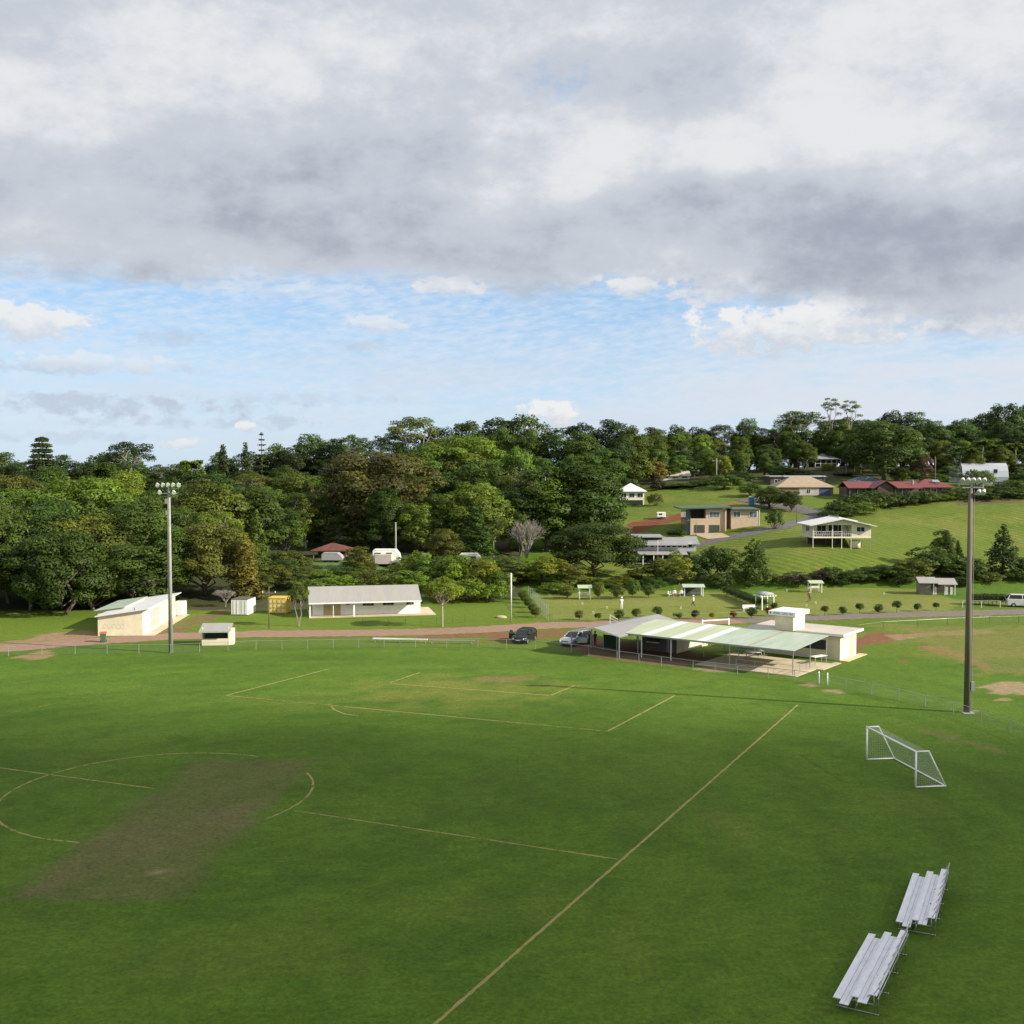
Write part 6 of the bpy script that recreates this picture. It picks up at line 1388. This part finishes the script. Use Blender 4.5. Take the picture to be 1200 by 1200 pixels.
T('cone', 1177, 612, 190, 46, col='black', label='dark layered conifer standing alone on the paddock edge', idx=0)
T('round', 1107, 620, 192, 30, col='dark', label='dark round tree on the paddock beside the timber pole', idx=0)
T('cone', 1124, 632, 193, 18, col='mid', label='thin conical tree next to the dark round paddock tree', idx=1)
T('small', 965, 668, 182, 34, col='purple', label='purplish dark shrub behind the open shelter', cat='shrub', name='shrub')
T('small', 934, 670, 181, 38, col='purple', label='dark purple leaved shrub beside the upright tree', cat='shrub', name='shrub')
T('small', 1000, 668, 182, 34, col='dark', label='dark bushy shrub at the foot of the paddock', cat='shrub', name='shrub')
T('small', 1068, 655, 184, 52, col='olive', label='olive shrub behind the weathered timber shed', cat='shrub', name='shrub')
T('sparse_twin', 349, 683, 138, 26, col='olive', label='young thin tree with twin pale stems in front of the white building', rz=.2)
T('sparse', 518, 676, 137.5, 48, col='bright', label='young tree with white trunk and bright leaves on the road verge', rz=1)
T('bush', 905, 585, 238, 0.1 or None, col='dark', label='small dark tree on the verge of the upper road', cat='tree') if False else None
T('round', 928, 575, 246, 28, col='dark', label='round street tree in front of the brown tiled house', idx=0)
T('round', 903, 571, 250, 40, col='mid', label='leafy garden tree beside the upper road', idx=2)
T('bush', 908, 597, 222, 22, col='dark', label='small dark bush on the slope by the tan wing', cat='bush', name='bush')
T('small', 791, 643, 190, 20, col='light', label='light green tree in front of the long grey house')
T('bush', 1145, 550, 284, 40, col='mid', label='round green bush in front of the silver barn', cat='bush', name='bush')
T('small', 995, 535, 322, 22, col=(.10, .04, .06), label='pink flowering bush beside the grey cottage', cat='bush', name='bush')
T('small', 1080, 530, 290, 26, col=(.11, .06, .05), label='pinkish bronze tree behind the red roofs')
T('small', 970, 543, 318, 20, col='yellow', label='yellow green shrub below the grey cottage', cat='shrub', name='shrub')
for px, tp, Y in ((1150, 512, 300), (1165, 518, 302), (1190, 516, 304), (1125, 520, 304), (1138, 522, 296)): T('palm', px, tp, Y, 26, col='mid', label='tall palm in the grove behind the silver barn', cat='palm', name='palm_tree', group='palms behind the barn')
for px, tp, Y in ((226, 534, 262), (105, 585, 214)): T('palm', px, tp, Y, 30, col='light', label='pale feathery palm inside the forest left of the white container', cat='palm', name='palm_tree', group='palms in the forest')

# clipped shrubs along the croquet lawns
SH = [(679, 726.5, 12, 'ball', 'olive'), (701, 728.5, 9, 'lollipop', 'olive'), (725, 727, 13, 'ball', 'dark'), (746, 724.5, 12, 'ball', 'olive'), (770, 723, 13, 'ball', 'dark'), (791, 725, 6, 'lollipop', 'olive'), (796.5, 725.5, 8, 'ball', 'mid'), (815, 725.5, 11, 'ball', 'purple'), (834.5, 727, 8, 'lollipop', 'yellow'), (859.5, 724.5, 9, 'ball', 'red'), (880.5, 724.5, 14, 'ball', 'dark'), (901.5, 722, 11, 'ball', 'red'), (907, 714.5, 9, 'ball', 'dark')]
for i, (px, py, w_, kd, col) in enumerate(SH):
    g = P(px, py); W = w_ * g.y / FPX
    lb = {'red': 'reddish clipped ball shrub beside the croquet lawn near the pergola', 'purple': 'dark bronze clipped ball shrub in the row along the dirt road', 'yellow': 'yellowish little standard shrub on a thin stem by the road'}.get(col) or {'olive': 'olive %s shrub lining the nearer croquet lawn', 'dark': 'dark green %s shrub lining the nearer croquet lawn', 'mid': 'fresh green %s shrub lining the nearer croquet lawn'}[col] % ('ball shaped' if kd == 'ball' else 'stemmed')
    plant(kd, g, W * .95 * (1.2 if kd == 'lollipop' else 1), W, col=col, label=lb, cat='shrub', name='shrub', group='clipped shrubs along the nearer croquet lawn')
for px, py, w_, kd in ((966.5, 721.5, 10, 'lollipop'), (987.5, 720.5, 10, 'ball'), (1007.5, 719, 10.5, 'lollipop'), (1029.5, 719, 11.5, 'ball'), (1051, 718, 12, 'lollipop'), (1075.5, 716.5, 9.5, 'ball'), (1097, 715.5, 8, 'lollipop')):
    g = P(px, py); W = w_ * g.y / FPX
    plant(kd, g, W * (1.15 if kd == 'lollipop' else .98), W, col='dark', label='dark clipped %s beside the far gravel road' % ('ball shrub low to the ground' if kd == 'ball' else 'shrub raised on a short stem'), cat='shrub', name='shrub', group='clipped shrubs beside the far road')
for px, py, w_ in ((613, 703, 13), (616, 707, 13), (620, 712, 13), (624.5, 718, 13), (628, 723.5, 14)):
    g = P(px, py); plant('ball', g, w_ * g.y / FPX * .85, w_ * g.y / FPX, col='olive', label='rounded olive shrub in the row against the mesh fence', cat='shrub', name='shrub', group='shrubs against the mesh fence')
for px, py, w_, hp in ((701.5, 702.5, 15, 20), (723, 702, 18, 17), (741, 701, 19, 22), (665, 702, 20, 16), (760, 700, 16, 14)):
    g = P(px, py); k = g.y / FPX; plant('ball', g, hp * k, w_ * k, col='mid' if px > 735 else 'olive', label='large rounded bush in a line behind the nearer croquet lawn', cat='bush', name='bush', group='rounded bushes behind the croquet lawn')
def hedge(name, pa, pb, wid, H, label, seed):
    a, b_ = flat(P(*pa)), flat(P(*pb)); d = b_ - a; L = d.length; u = d.normalized(); rs = np.random.RandomState(seed); cl = []; n = int(L / .7) + 1
    t = thing(name, label, 'hedge', a, 0)
    for i in range(n + 1):
        p = u * (L * i / n)
        for s in (-1, 0, 1):
            q = p + Vector((-u.y, u.x, 0)) * s * wid * .3; cl.append(((q.x, q.y, H * (.55 if s else .62) + rs.normal(0, .03)), H * .42, (0, 0, 1), .95))
    o = bpy.data.objects.new('foliage', leaf_mesh('foliage', cl, .16, .7, seed)); C.objects.link(o); o.parent = t; o.color = (*GREEN['dark'], 1)
    b = MB()
    for i in range(n): q = u * (L * (i + .5) / n); b.tube((q.x, q.y, -.1), (q.x, q.y, H * .5), .035, 5)
    b.build('stem', BARK['brown'], t)
hedge('clipped_hedge', (852, 697), (893, 713.5), 1.7, 1.35, 'long dark clipped hedge running away between the two croquet lawns', 1)
hedge('clipped_hedge', (1140, 708.5), (1176, 709), 2.0, 1.6, 'dark clipped hedge behind the white pipe rail', 2)
# shrubs and small trees between the lawns and the paddock
rg = random.Random(21)
for px, tp, w_, Y, kd, col in ((640, 652, 66, 178, 'small', 'yellow'), (668, 660, 58, 176, 'small', 'olive'), (610, 668, 40, 180, 'small', 'olive'), (650, 682, 40, 172, 'bush', 'light'), (700, 678, 44, 178, 'bush', 'mid'), (730, 676, 40, 180, 'small', 'olive'), (752, 662, 40, 183, 'small', 'olive'),
                               (774, 654, 44, 184, 'small', 'olive'), (797, 652, 42, 182, 'small', 'yellow'), (817, 650, 40, 184, 'small', 'dark'), (838, 640, 42, 185, 'small', 'dark'), (855, 642, 36, 186, 'small', 'mid'), (868, 668, 28, 184, 'bush', 'mid'), (905, 672, 30, 183, 'bush', 'olive'), (765, 676, 36, 179, 'bush', 'dark'), (845, 672, 34, 180, 'bush', 'dark')):
    T(kd, px, tp, Y, w_, col=col, label='%s shrub in the thick belt behind the nearer croquet lawn' % {'yellow': 'yellow green', 'olive': 'olive green', 'light': 'light green', 'mid': 'mid green', 'dark': 'dark green'}[col], cat='shrub', name='shrub', group='shrub belt behind the nearer lawn')
for px, tp, w_, Y, col in ((985, 676, 26, 181, 'dark'), (1018, 672, 34, 183, 'mid'), (1040, 662, 44, 184, 'dark'), (1058, 668, 36, 182, 'dark'), (1022, 664, 40, 185, 'dark'), (975, 664, 30, 183, 'mid'), (1105, 646, 50, 189, 'dark'), (1135, 652, 50, 189, 'dark'), (1088, 640, 52, 187, 'dark'), (1118, 658, 44, 188, 'mid'), (1140, 664, 46, 187, 'dark'), (1160, 670, 40, 186, 'olive'), (1125, 676, 44, 183, 'dark'), (1195, 668, 46, 188, 'mid'), (1215, 650, 50, 190, 'dark')):
    T('bush' if rg.random() < .5 else 'small', px, tp, Y, w_, col=col, label='%s shrub in the hedgerow at the foot of the paddock' % {'mid': 'mid green', 'olive': 'olive', 'dark': 'dark green'}[col], cat='shrub', name='shrub', group='hedgerow at the foot of the paddock')
# garden bushes in front of the red roofed houses
for px, tp, w_, Y, col in ((982, 586, 30, 240, 'dark'), (1000, 578, 40, 246, 'dark'), (1012, 588, 38, 240, 'light'), (1028, 582, 34, 247, 'olive'), (1048, 583, 30, 250, 'dark'), (1062, 584, 26, 252, 'dark'), (1078, 581, 26, 254, 'mid'), (1092, 580, 28, 254, 'yellow'), (1105, 578, 26, 255, 'light'), (1118, 572, 34, 256, 'dark'), (1142, 568, 46, 260, 'dark'), (1165, 569, 56, 262, 'dark'), (1192, 562, 56, 264, 'dark'), (1150, 576, 44, 255, 'dark'), (1180, 573, 50, 257, 'dark'), (1205, 572, 50, 258, 'dark'), (1060, 576, 34, 250, 'dark'), (1085, 574, 32, 252, 'dark'), (1040, 577, 40, 248, 'dark'), (990, 592, 40, 238, 'dark'), (1020, 574, 26, 254, 'dark'), (972, 598, 26, 236, 'dark')):
    T('bush', px, tp, Y, w_, col=col, label='%s garden bush on the bank below the red roofs' % {'dark': 'dark', 'light': 'light green', 'olive': 'olive', 'mid': 'mid green', 'yellow': 'yellow green'}[col], cat='bush', name='bush', group='garden bushes below the red roofs')
for px, tp, w_, Y, col in ((768, 578, 20, 262, 'olive'), (780, 570, 40, 290, 'dark'), (800, 566, 40, 288, 'dark'), (822, 562, 34, 290, 'mid'), (850, 556, 44, 282, 'mid'), (866, 552, 40, 290, 'dark'), (880, 566, 34, 268, 'mid'), (770, 562, 22, 286, 'purple'), (845, 533, 30, 300, 'yellow'), (815, 540, 44, 312, 'mid'), (768, 540, 30, 300, 'rust'), (745, 530, 44, 296, 'olive'), (785, 545, 30, 306, 'mid'), (735, 560, 30, 275, 'dark'), (790, 622, 18, 228, 'dark'), (798, 620, 14, 226, 'dark'), (1060, 548, 40, 290, 'mid'), (1095, 555, 40, 288, 'mid'), (1115, 545, 36, 296, 'mid'), (992, 554, 34, 305, 'dark'), (938, 550, 34, 300, 'dark'), (915, 545, 40, 302, 'mid'), (1185, 545, 40, 300, 'dark'), (1200, 555, 40, 290, 'dark')):
    T('bush' if tp > 570 else 'small', px, tp, Y, w_, col=col, label='%s garden tree among the hilltop houses' % {'dark': 'dark green', 'mid': 'mid green', 'olive': 'olive', 'purple': 'purplish', 'yellow': 'yellow green', 'rust': 'orange brown'}[col], name='garden_tree', group='garden trees among the hilltop houses')
# yellow green thicket between the white building and the caravans
for px, tp, w_, Y, kd, col in ((480, 668, 50, 166, 'small', 'bright'), (505, 652, 60, 172, 'small', 'light'), (540, 650, 60, 170, 'small', 'bright'), (565, 655, 56, 168, 'small', 'yellow'), (585, 668, 40, 166, 'small', 'light'), (550, 678, 50, 163, 'bush', 'bright'), (520, 682, 44, 162, 'bush', 'yellow'), (575, 684, 40, 163, 'bush', 'bright'), (490, 645, 36, 176, 'small', 'bright'),
                               (455, 672, 46, 168, 'bush', 'light'), (430, 668, 40, 172, 'bush', 'olive'), (400, 674, 44, 170, 'bush', 'bright'), (375, 678, 44, 168, 'bush', 'light'), (345, 672, 46, 170, 'small', 'olive'), (320, 662, 50, 172, 'small', 'olive'), (420, 640, 34, 184, 'small', 'olive'), (355, 690, 40, 163, 'bush', 'mid'), (330, 655, 46, 178, 'small', 'mid'), (352, 664, 40, 180, 'bush', 'olive'), (372, 668, 40, 178, 'bush', 'light'), (405, 664, 44, 180, 'bush', 'mid'), (425, 658, 36, 182, 'small', 'olive'), (448, 668, 44, 178, 'bush', 'light'), (472, 660, 40, 180, 'small', 'bright'), (400, 676, 50, 174, 'bush', 'light'), (505, 662, 40, 180, 'small', 'olive'), (528, 658, 34, 181, 'small', 'bright'), (572, 652, 36, 183, 'small', 'light'), (592, 650, 40, 182, 'small', 'mid'), (605, 660, 44, 178, 'small', 'olive'), (362, 662, 30, 184, 'bush', 'mid'), (412, 655, 30, 186, 'small', 'mid'), (335, 645, 44, 186, 'small', 'olive'), (350, 652, 34, 187, 'bush', 'olive'), (426, 648, 26, 188, 'small', 'olive'), (480, 650, 36, 188, 'small', 'light'), (530, 650, 26, 187, 'bush', 'bright'), (425, 668, 40, 177, 'bush', 'light'), (420, 684, 44, 166, 'bush', 'mid'), (300, 672, 40, 164, 'small', 'olive')):
    T(kd, px, tp, Y, w_, col=col, label='%s shrub in the thicket behind the long white building' % {'bright': 'bright green', 'light': 'light green', 'yellow': 'yellow green', 'olive': 'olive', 'mid': 'mid green'}[col], cat='shrub', name='shrub', group='thicket behind the white building')

# ---------------------------------------------------------------- the forest: rows of single trees up the slope
rf = random.Random(77)
SKY_L = [(-120, 532), (0, 530), (30, 526), (75, 534), (110, 524), (150, 526), (185, 538), (215, 541), (250, 530), (300, 526), (345, 511), (380, 512), (420, 516), (455, 516), (490, 500), (520, 494), (550, 487), (600, 488), (632, 484), (660, 494), (690, 489), (712, 487), (735, 501), (760, 503), (790, 500), (820, 502), (850, 493), (880, 494), (900, 498), (930, 486), (960, 492), (1000, 487), (1020, 480), (1060, 482), (1085, 496), (1110, 492), (1140, 486), (1165, 476), (1200, 470), (1300, 472)]
def sky_at(px):
    for (a, ya), (b_, yb) in zip(SKY_L, SKY_L[1:]):
        if a <= px <= b_: return ya + (yb - ya) * (px - a) / (b_ - a)
    return 500
ZONES = lambda px: 'left of the pale light pole' if px < 195 else ('between the pale pole and the huge brown tree' if px < 370 else ('around and behind the huge brown tree' if px < 560 else ('between the dead tree and the paddock' if px < 760 else ('on the ridge behind the tiled house' if px < 985 else 'on the ridge behind the red roofs and barn'))))
COLN = dict(dark='dark green', mid='mid green', olive='olive green', light='light green', black='blackish green', brown='brownish', blue='bluish green', bright='bright green')
KN = dict(round='round', broad='spreading', tall='tall', open='open crowned', cone='conical', pine='layered pine', column='upright')
def wild(px, Y, H, W=None, ridge=False, kinds=None):
    if 338 < px < 428 and Y < 211: return
    if 942 < px < 994 and 290 < Y < 333: return
    if 716 < px < 772 and Y < 266: return
    kd = rf.choice(kinds or ['round', 'round', 'tall', 'tall', 'broad', 'round', 'open', 'cone'] if not ridge else (kinds or ['round', 'tall', 'round', 'tall', 'open', 'round']))
    col = rf.choice(['dark', 'mid', 'mid', 'olive', 'light', 'olive', 'mid', 'dark'] if not ridge else ['dark', 'black', 'dark', 'mid'])
    g = G(px, Y); pr = PROTO[kd][0]; W = W or H * pr[1] / pr[0] * rf.uniform(.9, 1.25); W = min(W * 1.12, 16)
    plant(kd, g, H, W, col=col, label='%s %s forest tree %s' % (COLN[col], KN[kd], ZONES(px)), name='forest_tree', group='forest trees ' + ZONES(px), jit=.2)
def row(Y, p0, p1, step, H, jy=4, kinds=None):
    px = p0 + rf.uniform(0, step * .5)
    while px < p1:
        w_ = step * rf.uniform(.8, 1.2); y = Y + rf.uniform(-jy, jy); wild(px, y, rf.uniform(*H), kinds=kinds); px += w_
FRONT = ['round', 'round', 'tall', 'tall', 'broad', 'round']
row(151, -75, 112, 46, (9, 12), 2, FRONT)
row(163, -85, 235, 46, (11, 14), 3, FRONT)
row(178, -85, 330, 54, (11, 15), 4)
row(197, -90, 345, 52, (11, 15), 4); row(212, 355, 700, 46, (10, 14), 4)
row(218, -95, 380, 48, (11, 15)); row(232, 470, 730, 44, (11, 15))
row(240, -95, 400, 46, (11, 14)); row(255, 400, 730, 42, (11, 15))
row(262, -95, 420, 44, (9, 12)); row(275, 420, 725, 40, (11, 14))
def ridge(Y, p0, p1, step, drop):
    px = p0
    while px < p1:
        y = Y + rf.uniform(-5, 5); g = G(px, y); tp = sky_at(px) + rf.uniform(-2, 7) + drop; H = D(px, tp, y).z - g.z
        if H > 4: wild(px, y, H, min(12, max(6.5, H * rf.uniform(.55, .8))), True)
        px += step * rf.uniform(.8, 1.25)
ridge(290, -100, 420, 34, 2); ridge(285, -100, 420, 40, 14)
ridge(305, 420, 770, 30, 1); ridge(292, 430, 745, 34, 18)
ridge(345, 735, 1230, 27, 0); ridge(330, 735, 1225, 30, 16); ridge(318, 760, 960, 34, 28); ridge(312, 1000, 1230, 34, 26)

row(322, 745, 1230, 30, (6, 9), 4); row(306, 745, 905, 34, (5, 7), 3); row(303, 985, 1060, 30, (5, 8), 3)
row(205, 425, 620, 30, (7, 10), 3); row(214, 345, 430, 30, (8, 11), 2); row(300, 1100, 1240, 34, (6, 9), 3)

row(336, 742, 1235, 24, (9, 13), 4); row(352, 735, 1235, 24, (10, 13), 4)
